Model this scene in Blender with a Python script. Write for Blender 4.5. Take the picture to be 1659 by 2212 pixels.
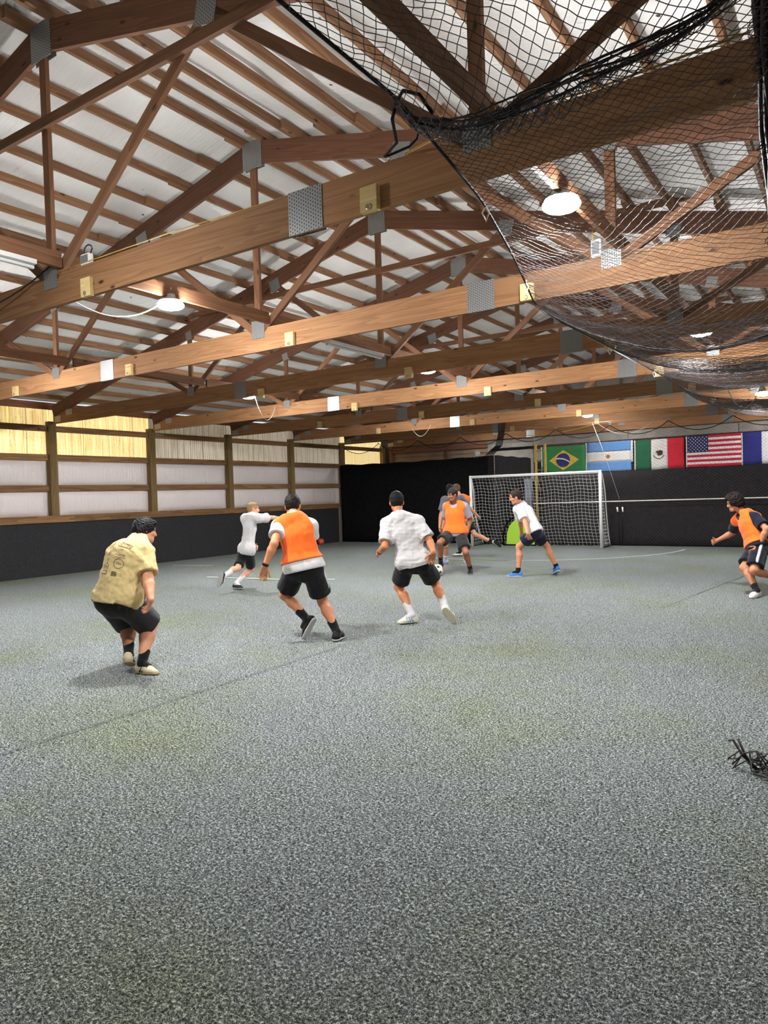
import bpy, bmesh, math, random
import numpy as np
from mathutils import Vector, Matrix

for _o in list(bpy.data.objects):
    bpy.data.objects.remove(_o)
scene = bpy.context.scene
COL = scene.collection
rnd = random.Random(7)
nprng = np.random.RandomState(5)

# ------------------------------------------------------------------ camera
def basis(yaw, pit, rol):
    f = Vector((-math.sin(yaw)*math.cos(pit), math.cos(yaw)*math.cos(pit), math.sin(pit)))
    r = Vector((math.cos(yaw), math.sin(yaw), 0)); u = r.cross(f)
    c, s = math.cos(rol), math.sin(rol)
    return c*r + s*u, -s*r + c*u, f
_r, _u, _f = basis(math.radians(33.607), math.radians(-1.337), math.radians(-1.737))
cam_data = bpy.data.cameras.new('camera')
cam_data.sensor_fit = 'HORIZONTAL'; cam_data.sensor_width = 36.0
cam_data.lens = 1539.0*36.0/1659.0
cam_data.clip_start = 0.05; cam_data.clip_end = 200
cam = bpy.data.objects.new('camera', cam_data); COL.objects.link(cam)
cam.matrix_world = Matrix(((_r.x, _u.x, -_f.x, 0), (_r.y, _u.y, -_f.y, 0), (_r.z, _u.z, -_f.z, 1.6), (0, 0, 0, 1)))
scene.camera = cam

# ------------------------------------------------------------------ world, exposure
world = bpy.data.worlds.new('outdoor_sky'); scene.world = world
world.use_nodes = True
world.node_tree.nodes['Background'].inputs[0].default_value = (0.75, 0.85, 1.0, 1)
world.node_tree.nodes['Background'].inputs[1].default_value = 1.0
vs = scene.view_settings
vs.view_transform = 'Standard'; vs.look = 'None'; vs.gamma = 1.0; vs.use_curve_mapping = False
vs.exposure = 0.0
scene.cycles.max_bounces = 4; scene.cycles.diffuse_bounces = 4; scene.cycles.glossy_bounces = 2
scene.cycles.use_adaptive_sampling = True; scene.cycles.adaptive_threshold = 0.15; scene.cycles.adaptive_min_samples = 16
scene.cycles.sample_clamp_indirect = 6.0
LAMP_STRENGTH = 990.0        # radiance of a lamp lens
PANEL_GLOW = 0.75            # daylight through the translucent wall panels

# ------------------------------------------------------------------ material helpers
MATS = {}
def srgb(r, g, b):
    def c(v):
        v /= 255.0
        return v/12.92 if v <= 0.04045 else ((v+0.055)/1.055)**2.4
    return (c(r), c(g), c(b), 1)
def new_mat(name):
    m = bpy.data.materials.new(name); m.use_nodes = True
    nt = m.node_tree
    return m, nt, nt.nodes['Principled BSDF'], nt.nodes.new, nt.links.new
def ramp(nt, stops, interp='LINEAR'):
    n = nt.nodes.new('ShaderNodeValToRGB'); cr = n.color_ramp; cr.interpolation = interp
    while len(cr.elements) < len(stops): cr.elements.new(0.5)
    for e, (p, c) in zip(cr.elements, stops):
        e.position = p; e.color = c if len(c) == 4 else (*c, 1)
    return n
def plain(name, col, rough=0.8, metal=0.0, noise=0.0, scale=30.0, bump=0.0, spec=0.3, sheen=0.0):
    if name in MATS: return MATS[name]
    m, nt, b, N, L = new_mat(name)
    b.inputs['Roughness'].default_value = rough; b.inputs['Metallic'].default_value = metal
    b.inputs['Specular IOR Level'].default_value = spec
    b.inputs['Sheen Weight'].default_value = sheen
    b.inputs['Base Color'].default_value = col
    if noise or bump:
        tc = N('ShaderNodeTexCoord'); nz = N('ShaderNodeTexNoise'); nz.inputs['Scale'].default_value = scale
        nz.inputs['Detail'].default_value = 4
        L(tc.outputs['Object'], nz.inputs['Vector'])
        if noise:
            lo = tuple(c*(1-noise) for c in col[:3]); hi = tuple(min(1, c*(1+noise)) for c in col[:3])
            rp = ramp(nt, [(0.3, lo), (0.7, hi)]); L(nz.outputs['Fac'], rp.inputs['Fac']); L(rp.outputs['Color'], b.inputs['Base Color'])
        if bump:
            bp = N('ShaderNodeBump'); bp.inputs['Strength'].default_value = bump; bp.inputs['Distance'].default_value = 0.01
            L(nz.outputs['Fac'], bp.inputs['Height']); L(bp.outputs['Normal'], b.inputs['Normal'])
    MATS[name] = m
    return m
def wood(name, light, dark, knot=(0.05, 0.025, 0.012), ring=9.0, var=0.25, rough=0.75):
    m, nt, b, N, L = new_mat(name)
    tc = N('ShaderNodeTexCoord'); oi = N('ShaderNodeObjectInfo')
    off = N('ShaderNodeVectorMath'); off.operation = 'ADD'
    mul = N('ShaderNodeMath'); mul.operation = 'MULTIPLY'; mul.inputs[1].default_value = 37.0
    cmb = N('ShaderNodeCombineXYZ')
    L(oi.outputs['Random'], mul.inputs[0]); L(mul.outputs[0], cmb.inputs['X']); L(mul.outputs[0], cmb.inputs['Z'])
    L(tc.outputs['Object'], off.inputs[0]); L(cmb.outputs[0], off.inputs[1])
    mp = N('ShaderNodeMapping'); mp.inputs['Scale'].default_value = (0.28, 5.0, 5.0)
    L(off.outputs[0], mp.inputs['Vector'])
    n1 = N('ShaderNodeTexNoise'); n1.inputs['Scale'].default_value = 1.2; n1.inputs['Detail'].default_value = 2.0
    n1.inputs['Distortion'].default_value = 0.6
    L(mp.outputs[0], n1.inputs['Vector'])
    mu = N('ShaderNodeMath'); mu.operation = 'MULTIPLY'; mu.inputs[1].default_value = ring
    fr = N('ShaderNodeMath'); fr.operation = 'FRACT'
    L(n1.outputs['Fac'], mu.inputs[0]); L(mu.outputs[0], fr.inputs[0])
    mp2 = N('ShaderNodeMapping'); mp2.inputs['Scale'].default_value = (3.0, 90.0, 90.0)
    L(off.outputs[0], mp2.inputs['Vector'])
    n2 = N('ShaderNodeTexNoise'); n2.inputs['Scale'].default_value = 1.0; n2.inputs['Detail'].default_value = 4.0
    L(mp2.outputs[0], n2.inputs['Vector'])
    mx = N('ShaderNodeMix'); mx.data_type = 'FLOAT'; mx.inputs['Factor'].default_value = 0.6
    L(fr.outputs[0], mx.inputs[2]); L(n2.outputs['Fac'], mx.inputs[3])
    rp = ramp(nt, [(0.1, light), (0.55, tuple((a+c)/2 for a, c in zip(light, dark))), (0.95, dark)])
    L(mx.outputs[0], rp.inputs['Fac'])
    # knots
    mp3 = N('ShaderNodeMapping'); mp3.inputs['Scale'].default_value = (2.2, 5.5, 5.5)
    L(off.outputs[0], mp3.inputs['Vector'])
    vo = N('ShaderNodeTexVoronoi'); vo.inputs['Scale'].default_value = 1.0
    L(mp3.outputs[0], vo.inputs['Vector'])
    kr = ramp(nt, [(0.05, (1, 1, 1)), (0.11, (0, 0, 0))])
    L(vo.outputs['Distance'], kr.inputs['Fac'])
    mk = N('ShaderNodeMix'); mk.data_type = 'RGBA'
    L(kr.outputs['Color'], mk.inputs['Factor']); L(rp.outputs['Color'], mk.inputs[6]); mk.inputs[7].default_value = (*knot, 1)
    # per-board brightness
    mr = N('ShaderNodeMapRange'); mr.inputs['To Min'].default_value = 1-var; mr.inputs['To Max'].default_value = 1+var*0.6
    L(oi.outputs['Random'], mr.inputs['Value'])
    hs = N('ShaderNodeHueSaturation'); L(mr.outputs[0], hs.inputs['Value']); L(mk.outputs[2], hs.inputs['Color'])
    L(hs.outputs['Color'], b.inputs['Base Color'])
    b.inputs['Roughness'].default_value = rough; b.inputs['Specular IOR Level'].default_value = 0.25
    bp = N('ShaderNodeBump'); bp.inputs['Strength'].default_value = 0.25; bp.inputs['Distance'].default_value = 0.004
    L(n2.outputs['Fac'], bp.inputs['Height']); L(bp.outputs['Normal'], b.inputs['Normal'])
    MATS[name] = m
    return m

# ------------------------------------------------------------------ object helpers
def link(o, parent=None):
    COL.objects.link(o)
    if parent is not None: o.parent = parent
    return o
def mesh_obj(name, verts, faces, mat=None, parent=None, loc=(0, 0, 0), smooth=False):
    me = bpy.data.meshes.new(name)
    me.from_pydata([tuple(v) for v in verts], [], [tuple(f) for f in faces])
    if smooth: me.polygons.foreach_set('use_smooth', [True]*len(me.polygons))
    me.update()
    if mat: me.materials.append(mat)
    o = bpy.data.objects.new(name, me); o.location = loc
    return link(o, parent)
def np_mesh(name, V, Q, mat=None, parent=None, loc=(0, 0, 0), smooth=True):
    """V (n,3) float, Q (m,k) int with k = 3 or 4"""
    me = bpy.data.meshes.new(name)
    V = np.ascontiguousarray(V, dtype=np.float32); Q = np.ascontiguousarray(Q, dtype=np.int32)
    me.vertices.add(len(V)); me.vertices.foreach_set('co', V.ravel())
    k = Q.shape[1]
    me.loops.add(Q.size); me.loops.foreach_set('vertex_index', Q.ravel())
    me.polygons.add(len(Q)); me.polygons.foreach_set('loop_start', np.arange(0, Q.size, k, dtype=np.int32))
    if smooth: me.polygons.foreach_set('use_smooth', np.ones(len(Q), dtype=bool))
    me.update(calc_edges=True)
    if mat: me.materials.append(mat)
    o = bpy.data.objects.new(name, me); o.location = loc
    return link(o, parent)
def tag(o, label=None, cat=None, group=None, kind=None):
    if label: o['label'] = label
    if cat: o['category'] = cat
    if group: o['group'] = group
    if kind: o['kind'] = kind
    return o
def empty(name, loc):
    o = bpy.data.objects.new(name, None); o.location = loc; o.empty_display_size = 0.1
    return link(o)
BOXF = [(0, 3, 2, 1), (4, 5, 6, 7), (0, 1, 5, 4), (1, 2, 6, 5), (2, 3, 7, 6), (3, 0, 4, 7)]
def boxv(x0, x1, y0, y1, z0, z1):
    return [(x0, y0, z0), (x1, y0, z0), (x1, y1, z0), (x0, y1, z0), (x0, y0, z1), (x1, y0, z1), (x1, y1, z1), (x0, y1, z1)]
class MB:
    """collects simple solids that belong to ONE part"""
    def __init__(s): s.v = []; s.f = []
    def add(s, v, f):
        n = len(s.v); s.v += [tuple(q) for q in v]; s.f += [tuple(i+n for i in q) for q in f]; return s
    def box(s, *a): return s.add(boxv(*a), BOXF)
    def tube(s, pts, r, sides=6, closed=False):
        v, f = tube_geo(pts, r, sides, closed); return s.add(v, f)
    def build(s, name, mat, parent=None, loc=(0, 0, 0), smooth=False):
        return mesh_obj(name, s.v, s.f, mat, parent, loc, smooth)
def tube_geo(pts, r, sides=6, closed=False):
    pts = [Vector(p) for p in pts]; n = len(pts); v = []; f = []
    ref = Vector((0.13, 0.31, 0.94))
    for i, p in enumerate(pts):
        if closed: t = pts[(i+1) % n]-pts[i-1]
        else: t = pts[min(i+1, n-1)]-pts[max(i-1, 0)]
        if t.length < 1e-9: t = Vector((0, 0, 1))
        t.normalize()
        a = t.cross(ref)
        if a.length < 0.05: a = t.cross(Vector((1, 0, 0)))
        a.normalize(); b = t.cross(a)
        rr = r[i] if hasattr(r, '__len__') else r
        for k in range(sides):
            w = 2*math.pi*k/sides
            v.append(p + a*(rr*math.cos(w)) + b*(rr*math.sin(w)))
    m = n if closed else n-1
    for i in range(m):
        j = (i+1) % n
        for k in range(sides):
            k2 = (k+1) % sides
            f.append((i*sides+k, i*sides+k2, j*sides+k2, j*sides+k))
    if not closed:
        f.append(tuple(range(sides-1, -1, -1))); f.append(tuple((n-1)*sides+k for k in range(sides)))
    return v, f
def tube(name, pts, r, mat, parent=None, sides=6, closed=False, loc=(0, 0, 0)):
    v, f = tube_geo(pts, r, sides, closed)
    return mesh_obj(name, v, f, mat, parent, loc, True)
def strands(A, B, r, sides=3):
    """prisms along many segments A->B (n,3); returns V,Q"""
    A = np.asarray(A, float); B = np.asarray(B, float)
    t = B-A; ln = np.linalg.norm(t, axis=1, keepdims=True); t = t/np.maximum(ln, 1e-9)
    ref = np.tile(np.array([[0.3, 0.2, 0.93]]), (len(A), 1))
    a = np.cross(t, ref); na = np.linalg.norm(a, axis=1, keepdims=True)
    bad = na[:, 0] < 0.1
    a[bad] = np.cross(t[bad], np.array([[1.0, 0, 0]])); a /= np.maximum(np.linalg.norm(a, axis=1, keepdims=True), 1e-9)
    b = np.cross(t, a)
    V = np.zeros((len(A), 2*sides, 3))
    for k in range(sides):
        w = 2*math.pi*k/sides; o = r*(a*math.cos(w)+b*math.sin(w))
        V[:, k] = A+o; V[:, sides+k] = B+o
    base = (np.arange(len(A))*2*sides)[:, None]
    Q = []
    for k in range(sides):
        k2 = (k+1) % sides
        Q.append(np.concatenate([base+k, base+k2, base+sides+k2, base+sides+k], axis=1))
    return V.reshape(-1, 3), np.stack(Q, 1).reshape(-1, 4)
def grid_edges(P):
    """P (a,b,3) node grid -> segment arrays"""
    A = np.concatenate([P[:-1].reshape(-1, 3), P[:, :-1].reshape(-1, 3)])
    B = np.concatenate([P[1:].reshape(-1, 3), P[:, 1:].reshape(-1, 3)])
    return A, B
def catenary(a, b, sag, n=14):
    a = Vector(a); b = Vector(b)
    return [a.lerp(b, i/n) - Vector((0, 0, sag*4*(i/n)*(1-i/n))) for i in range(n+1)]
def board(name, p0, p1, depth, thick, mat, parent=None, up=(0, 0, 1), share=None):
    """a plank from p0 to p1 (centre line); local X along it, local Z its depth, local Y its thickness"""
    p0 = Vector(p0); p1 = Vector(p1); d = p1-p0; L = d.length; x = d.normalized()
    u = Vector(up); y = u.cross(x).normalized(); z = x.cross(y)
    if share is not None: me = share
    else:
        c = min(0.004, thick*0.12)
        bm = bmesh.new()
        for q in boxv(-L/2, L/2, -thick/2, thick/2, -depth/2, depth/2): bm.verts.new(q)
        bm.verts.ensure_lookup_table()
        for q in BOXF: bm.faces.new([bm.verts[i] for i in q])
        me = bpy.data.meshes.new(name); bm.to_mesh(me); bm.free()
        me.materials.append(mat)
    o = bpy.data.objects.new(name, me)
    mid = (p0+p1)/2
    o.matrix_world = Matrix(((x.x, y.x, z.x, mid.x), (x.y, y.y, z.y, mid.y), (x.z, y.z, z.z, mid.z), (0, 0, 0, 1)))
    link(o)
    if parent is not None:
        pl = parent.location if parent.parent is None else Vector((0, 0, 0))
        o.parent = parent
        o.location = mid - pl
    return o
# ------------------------------------------------------------------ materials
W_CHORD = wood('wood_chord', srgb(180, 134, 94)[:3], srgb(128, 86, 54)[:3], ring=8)
W_TOP = wood('wood_top_chord', srgb(122, 84, 62)[:3], srgb(82, 53, 38)[:3], ring=9)
W_WEB = wood('wood_web', srgb(138, 98, 70)[:3], srgb(94, 62, 42)[:3], ring=7)
W_PURLIN = wood('wood_purlin', srgb(158, 118, 86)[:3], srgb(102, 68, 46)[:3], ring=7)
W_POST = wood('wood_treated_post', srgb(150, 124, 80)[:3], srgb(98, 76, 46)[:3], ring=6)
W_GIRT = wood('wood_girt', srgb(160, 122, 80)[:3], srgb(84, 54, 34)[:3], ring=6)
W_BLOCK = wood('wood_block_pale', srgb(232, 208, 150)[:3], srgb(206, 172, 108)[:3], ring=5, var=0.1)
W_BEAM = wood('wood_back_beam', srgb(140, 92, 66)[:3], srgb(96, 60, 42)[:3], ring=6)

def make_plate():
    m, nt, b, N, L = new_mat('galvanised_nail_plate')
    tc = N('ShaderNodeTexCoord'); sp = N('ShaderNodeSeparateXYZ'); cb = N('ShaderNodeCombineXYZ')
    L(tc.outputs['Object'], sp.inputs[0]); L(sp.outputs['X'], cb.inputs['Y']); L(sp.outputs['Z'], cb.inputs['X'])
    br = N('ShaderNodeTexBrick'); br.inputs['Scale'].default_value = 1.0
    br.inputs['Brick Width'].default_value = 0.026; br.inputs['Row Height'].default_value = 0.021
    br.inputs['Mortar Size'].default_value = 0.0068; br.inputs['Mortar Smooth'].default_value = 0.1
    br.inputs['Color1'].default_value = srgb(70, 68, 66); br.inputs['Color2'].default_value = srgb(84, 80, 76)
    br.inputs['Mortar'].default_value = srgb(158, 158, 156)
    L(cb.outputs[0], br.inputs['Vector'])
    L(br.outputs['Color'], b.inputs['Base Color'])
    b.inputs['Metallic'].default_value = 0.55; b.inputs['Roughness'].default_value = 0.42
    bp = N('ShaderNodeBump'); bp.inputs['Strength'].default_value = 0.6; bp.inputs['Distance'].default_value = 0.004
    L(br.outputs['Fac'], bp.inputs['Height']); L(bp.outputs['Normal'], b.inputs['Normal'])
    return m
M_PLATE = make_plate()

def make_insulation():
    m, nt, b, N, L = new_mat('white_roof_insulation')
    tc = N('ShaderNodeTexCoord')
    mp = N('ShaderNodeMapping'); mp.inputs['Scale'].default_value = (1.2, 9.0, 1.2); L(tc.outputs['Object'], mp.inputs['Vector'])
    n1 = N('ShaderNodeTexNoise'); n1.inputs['Scale'].default_value = 3.0; n1.inputs['Detail'].default_value = 5
    L(mp.outputs[0], n1.inputs['Vector'])
    n2 = N('ShaderNodeTexNoise'); n2.inputs['Scale'].default_value = 0.7; L(tc.outputs['Object'], n2.inputs['Vector'])
    rp = ramp(nt, [(0.3, srgb(206, 202, 197)), (0.7, srgb(232, 230, 226))]); L(n2.outputs['Fac'], rp.inputs['Fac'])
    vo = N('ShaderNodeTexVoronoi'); vo.inputs['Scale'].default_value = 2.1; L(tc.outputs['Object'], vo.inputs['Vector'])
    kr = ramp(nt, [(0.030, (1, 1, 1)), (0.045, (0, 0, 0))]); L(vo.outputs['Distance'], kr.inputs['Fac'])
    mk = N('ShaderNodeMix'); mk.data_type = 'RGBA'; L(kr.outputs['Color'], mk.inputs['Factor'])
    L(rp.outputs['Color'], mk.inputs[6]); mk.inputs[7].default_value = srgb(60, 45, 35)
    L(mk.outputs[2], b.inputs['Base Color'])
    b.inputs['Roughness'].default_value = 0.55; b.inputs['Specular IOR Level'].default_value = 0.3
    bp = N('ShaderNodeBump'); bp.inputs['Strength'].default_value = 0.5; bp.inputs['Distance'].default_value = 0.03
    L(n1.outputs['Fac'], bp.inputs['Height']); L(bp.outputs['Normal'], b.inputs['Normal'])
    return m
M_INSUL = make_insulation()

def make_poly():
    m, nt, b, N, L = new_mat('white_wall_plastic')
    tc = N('ShaderNodeTexCoord')
    mp = N('ShaderNodeMapping'); mp.inputs['Scale'].default_value = (1, 4.5, 0.8); L(tc.outputs['Object'], mp.inputs['Vector'])
    n1 = N('ShaderNodeTexNoise'); n1.inputs['Scale'].default_value = 2.2; n1.inputs['Detail'].default_value = 3; n1.inputs['Distortion'].default_value = 1.2
    L(mp.outputs[0], n1.inputs['Vector'])
    b.inputs['Base Color'].default_value = srgb(226, 214, 210); b.inputs['Roughness'].default_value = 0.32
    bp = N('ShaderNodeBump'); bp.inputs['Strength'].default_value = 0.5; bp.inputs['Distance'].default_value = 0.05
    L(n1.outputs['Fac'], bp.inputs['Height']); L(bp.outputs['Normal'], b.inputs['Normal'])
    return m
M_POLY = make_poly()

def make_panel(name, base, glow, glow_s, streak, speck, rib=0.235, lw=0.07, wide=0.16):
    """translucent fibreglass wall sheet lit by daylight from outside"""
    m, nt, b, N, L = new_mat(name)
    tc = N('ShaderNodeTexCoord')
    mp = N('ShaderNodeMapping'); mp.inputs['Scale'].default_value = (1, 11.0, 0.6); L(tc.outputs['Object'], mp.inputs['Vector'])
    n1 = N('ShaderNodeTexNoise'); n1.inputs['Scale'].default_value = 2.4; n1.inputs['Detail'].default_value = 4
    L(mp.outputs[0], n1.inputs['Vector'])
    rp = ramp(nt, [(0.32, streak), (0.52, base)]); L(n1.outputs['Fac'], rp.inputs['Fac'])
    vo = N('ShaderNodeTexVoronoi'); vo.inputs['Scale'].default_value = 26.0; L(tc.outputs['Object'], vo.inputs['Vector'])
    n2 = N('ShaderNodeTexNoise'); n2.inputs['Scale'].default_value = 2.6; L(tc.outputs['Object'], n2.inputs['Vector'])
    ad = N('ShaderNodeMath'); ad.operation = 'MULTIPLY_ADD'; ad.inputs[1].default_value = -0.30; L(n2.outputs['Fac'], ad.inputs[0]); L(vo.outputs['Distance'], ad.inputs[2])
    kr = ramp(nt, [(0.0, (1, 1, 1)), (0.05, (0, 0, 0))]); L(ad.outputs[0], kr.inputs['Fac'])
    mk = N('ShaderNodeMix'); mk.data_type = 'RGBA'; L(kr.outputs['Color'], mk.inputs['Factor'])
    L(rp.outputs['Color'], mk.inputs[6]); mk.inputs[7].default_value = speck
    # rib shadows and dirt, painted as dark lines along the sheet
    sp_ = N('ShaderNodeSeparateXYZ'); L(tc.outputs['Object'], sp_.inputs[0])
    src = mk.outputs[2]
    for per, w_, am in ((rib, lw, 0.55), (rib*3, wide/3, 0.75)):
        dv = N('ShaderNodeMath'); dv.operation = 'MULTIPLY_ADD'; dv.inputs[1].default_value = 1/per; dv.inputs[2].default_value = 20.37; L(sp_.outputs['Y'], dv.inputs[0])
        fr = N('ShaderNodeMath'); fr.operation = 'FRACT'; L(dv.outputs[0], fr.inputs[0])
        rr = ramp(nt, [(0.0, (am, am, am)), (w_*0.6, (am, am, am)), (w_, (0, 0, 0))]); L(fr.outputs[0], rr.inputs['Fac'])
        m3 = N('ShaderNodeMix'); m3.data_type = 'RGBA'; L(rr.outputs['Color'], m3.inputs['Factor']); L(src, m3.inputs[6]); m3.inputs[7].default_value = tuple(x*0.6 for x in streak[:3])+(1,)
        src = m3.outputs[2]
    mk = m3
    L(mk.outputs[2], b.inputs['Base Color'])
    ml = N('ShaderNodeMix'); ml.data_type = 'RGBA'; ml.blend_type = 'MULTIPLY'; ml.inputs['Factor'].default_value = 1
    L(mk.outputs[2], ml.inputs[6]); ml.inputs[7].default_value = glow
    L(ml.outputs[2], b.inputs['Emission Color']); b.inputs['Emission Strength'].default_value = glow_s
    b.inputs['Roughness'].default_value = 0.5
    return m
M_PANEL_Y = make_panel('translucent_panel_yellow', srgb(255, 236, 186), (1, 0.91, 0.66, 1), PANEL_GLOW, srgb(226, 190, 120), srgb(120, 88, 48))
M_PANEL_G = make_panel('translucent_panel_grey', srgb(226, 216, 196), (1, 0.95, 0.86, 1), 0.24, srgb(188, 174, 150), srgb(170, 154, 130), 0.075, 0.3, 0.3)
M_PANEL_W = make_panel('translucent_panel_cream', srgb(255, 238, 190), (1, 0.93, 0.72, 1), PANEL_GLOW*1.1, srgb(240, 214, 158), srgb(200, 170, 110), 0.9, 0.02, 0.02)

M_FELT = plain('black_carpet_board', srgb(52, 51, 53), 0.95, noise=0.35, scale=60, bump=0.4, spec=0.1)
M_CURTAIN = plain('black_curtain', srgb(19, 18, 20), 0.95, noise=0.3, scale=8, bump=0.1, spec=0.1)
M_CURTAIN2 = plain('charcoal_curtain', srgb(46, 44, 46), 0.95, noise=0.2, scale=8, bump=0.1, spec=0.1)
M_BLACK = plain('black_metal', srgb(18, 18, 18), 0.5)
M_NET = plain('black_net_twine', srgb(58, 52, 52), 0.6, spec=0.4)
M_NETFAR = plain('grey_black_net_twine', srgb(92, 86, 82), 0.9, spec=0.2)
M_ROPE = plain('black_rope', srgb(20, 19, 20), 0.8, noise=0.4, scale=300, bump=0.5)
M_WROPE = plain('white_rope', srgb(225, 220, 210), 0.8, noise=0.15, scale=200, bump=0.5)
M_WHITE = plain('white_painted_steel', srgb(240, 238, 235), 0.4, spec=0.4)
M_WNET = plain('white_goal_net', srgb(225, 225, 222), 0.8)
M_STEEL = plain('zinc_steel', srgb(190, 190, 190), 0.35, metal=0.9)
M_CABLE_W = plain('white_cable', srgb(215, 208, 200), 0.5)
M_CABLE_B = plain('dark_cable', srgb(40, 32, 30), 0.6)
M_CABLE_Y = plain('yellow_cable', srgb(196, 160, 70), 0.6)
M_DRYWALL = plain('grey_drywall', srgb(150, 143, 134), 0.95, noise=0.18, scale=3.0, bump=0.1)
M_PLY = plain('tan_plywood', srgb(150, 124, 98), 0.9, noise=0.16, scale=2.0)
M_MAROON = plain('maroon_strip', srgb(66, 36, 36), 0.8)
M_YELLOW = plain('ladder_yellow', srgb(196, 160, 60), 0.6, noise=0.15, scale=12)
M_ALU = plain('ladder_aluminium', srgb(150, 140, 128), 0.4, metal=0.6)
M_LIME = plain('lime_green_mesh', srgb(176, 222, 70), 0.8)

def emission(name, col, s):
    m = bpy.data.materials.new(name); m.use_nodes = True; nt = m.node_tree; nt.nodes.clear()
    e = nt.nodes.new('ShaderNodeEmission'); o = nt.nodes.new('ShaderNodeOutputMaterial')
    e.inputs[0].default_value = col; e.inputs[1].default_value = s
    nt.links.new(e.outputs[0], o.inputs[0]); return m
M_LENS = {q: emission('lamp_lens_lit_%d' % int(q*100), (0.97, 0.985, 1.0, 1), LAMP_STRENGTH*q) for q in (1.0, 0.8, 0.5, 0.3)}

def make_turf(name, stops, sc, bumpd, rough=0.85):
    m, nt, b, N, L = new_mat(name)
    tc = N('ShaderNodeTexCoord')
    n1 = N('ShaderNodeTexNoise'); n1.inputs['Scale'].default_value = sc; n1.inputs['Detail'].default_value = 3; n1.inputs['Roughness'].default_value = 0.8
    L(tc.outputs['Object'], n1.inputs['Vector'])
    rp = ramp(nt, stops); L(n1.outputs['Fac'], rp.inputs['Fac'])
    # worn patches where greenish yarn shows
    n2 = N('ShaderNodeTexNoise'); n2.inputs['Scale'].default_value = 0.55; n2.inputs['Detail'].default_value = 5; n2.inputs['Roughness'].default_value = 0.6
    L(tc.outputs['Object'], n2.inputs['Vector'])
    r2 = ramp(nt, [(0.46, (0, 0, 0)), (0.72, (1, 1, 1))]); L(n2.outputs['Fac'], r2.inputs['Fac'])
    mk = N('ShaderNodeMix'); mk.data_type = 'RGBA'; mk.blend_type = 'MULTIPLY'
    mf = N('ShaderNodeMath'); mf.operation = 'MULTIPLY'; mf.inputs[1].default_value = 0.8; L(r2.outputs['Color'], mf.inputs[0]); L(mf.outputs[0], mk.inputs['Factor'])
    L(rp.outputs['Color'], mk.inputs[6]); mk.inputs[7].default_value = (0.84, 0.88, 0.50, 1)
    L(mk.outputs[2], b.inputs['Base Color'])
    b.inputs['Roughness'].default_value = rough; b.inputs['Specular IOR Level'].default_value = 0.2
    if bumpd:
        bp = N('ShaderNodeBump'); bp.inputs['Strength'].default_value = 0.8; bp.inputs['Distance'].default_value = bumpd
        L(n1.outputs['Fac'], bp.inputs['Height']); L(bp.outputs['Normal'], b.inputs['Normal'])
    return m
M_TURF = make_turf('grey_turf_base', [(0.36, srgb(26, 29, 29)), (0.50, srgb(90, 96, 95)), (0.64, srgb(212, 218, 216))], 75.0, 0.010)  # speckle paints lit tips and shaded gaps of the pile into the colour
M_BLADE = make_turf('grey_turf_blades', [(0.32, srgb(44, 47, 46)), (0.48, srgb(134, 140, 138)), (0.62, srgb(246, 250, 247))], 130.0, 0, 0.6)
M_LINE = plain('worn_white_line', srgb(205, 212, 208), 0.9, noise=0.2, scale=25)
M_SEAM = plain('turf_seam', srgb(84, 90, 90), 0.95)
# ------------------------------------------------------------------ building shell
XL, XR, XC = -15.33, 2.83, -6.25          # left wall, right wall, ridge
Y0, Y1 = -4.4, 23.36                       # front and back walls
SP = 2.77
TY = {k: 3.92+SP*(k-1) for k in range(-1, 9)}
PITCH, ZRIDGE = 0.245, 6.08                # top edge of top chords at ridge
def ztop(x): return ZRIDGE-PITCH*abs(x-XC)

floor = np_mesh('floor', np.array([(XL-.3, Y0, 0), (XR+.3, Y0, 0), (XR+.3, Y1+.3, 0), (XL-.3, Y1+.3, 0)]), np.array([[0, 1, 2, 3]]), M_TURF, smooth=False)
tag(floor, 'grey artificial turf floor of the indoor pitch', kind='structure')
def floor_strip(name, pts, w, z, mat):
    pts = [Vector((*p, z)) for p in pts]; v = []; f = []
    for i, p in enumerate(pts):
        t = (pts[min(i+1, len(pts)-1)]-pts[max(i-1, 0)]).normalized(); n = Vector((-t.y, t.x, 0))
        v += [p+n*w/2, p-n*w/2]
    for i in range(len(pts)-1): f.append((2*i, 2*i+1, 2*i+3, 2*i+2))
    return mesh_obj(name, v, f, mat, floor)
arc = [(-7.6+3.95*math.cos(a), 19.2+3.95*math.sin(a)) for a in [math.radians(180+i*4.5) for i in range(41)]]
floor_strip('line_marking', arc, 0.055, 0.004, M_LINE)
floor_strip('line_marking', [(-11.3, 10.27), (-9.5, 10.46), (-8.4, 10.86)], 0.06, 0.016, M_LINE)
floor_strip('line_marking', [(-14.4, 11.98), (-13.2, 12.2)], 0.05, 0.004, M_LINE)
floor_strip('turf_seam', [(-11.4, 14.84), (-9.7, 15.02), (-6.0, 15.4)], 0.03, 0.004, M_SEAM)
floor_strip('turf_seam', [(-4.62, 2.0), (-4.6, 3.5), (-4.6, 6.2)], 0.014, 0.0125, M_SEAM)
floor_strip('turf_seam', [(-2.14, 9.98), (-1.9, 12.0), (-1.61, 14.15)], 0.014, 0.004, M_SEAM)
floor_strip('turf_seam', [(-3.85, 9.55), (-2.14, 9.98)], 0.014, 0.004, M_SEAM)
floor_strip('turf_seam', [(-14.9, 18.9), (-13.7, 18.98), (-9.9, 19.3)], 0.03, 0.004, M_SEAM)
floor_strip('turf_seam', [(-8.0, 17.4), (-3.0, 17.9)], 0.03, 0.004, M_SEAM)

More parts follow.
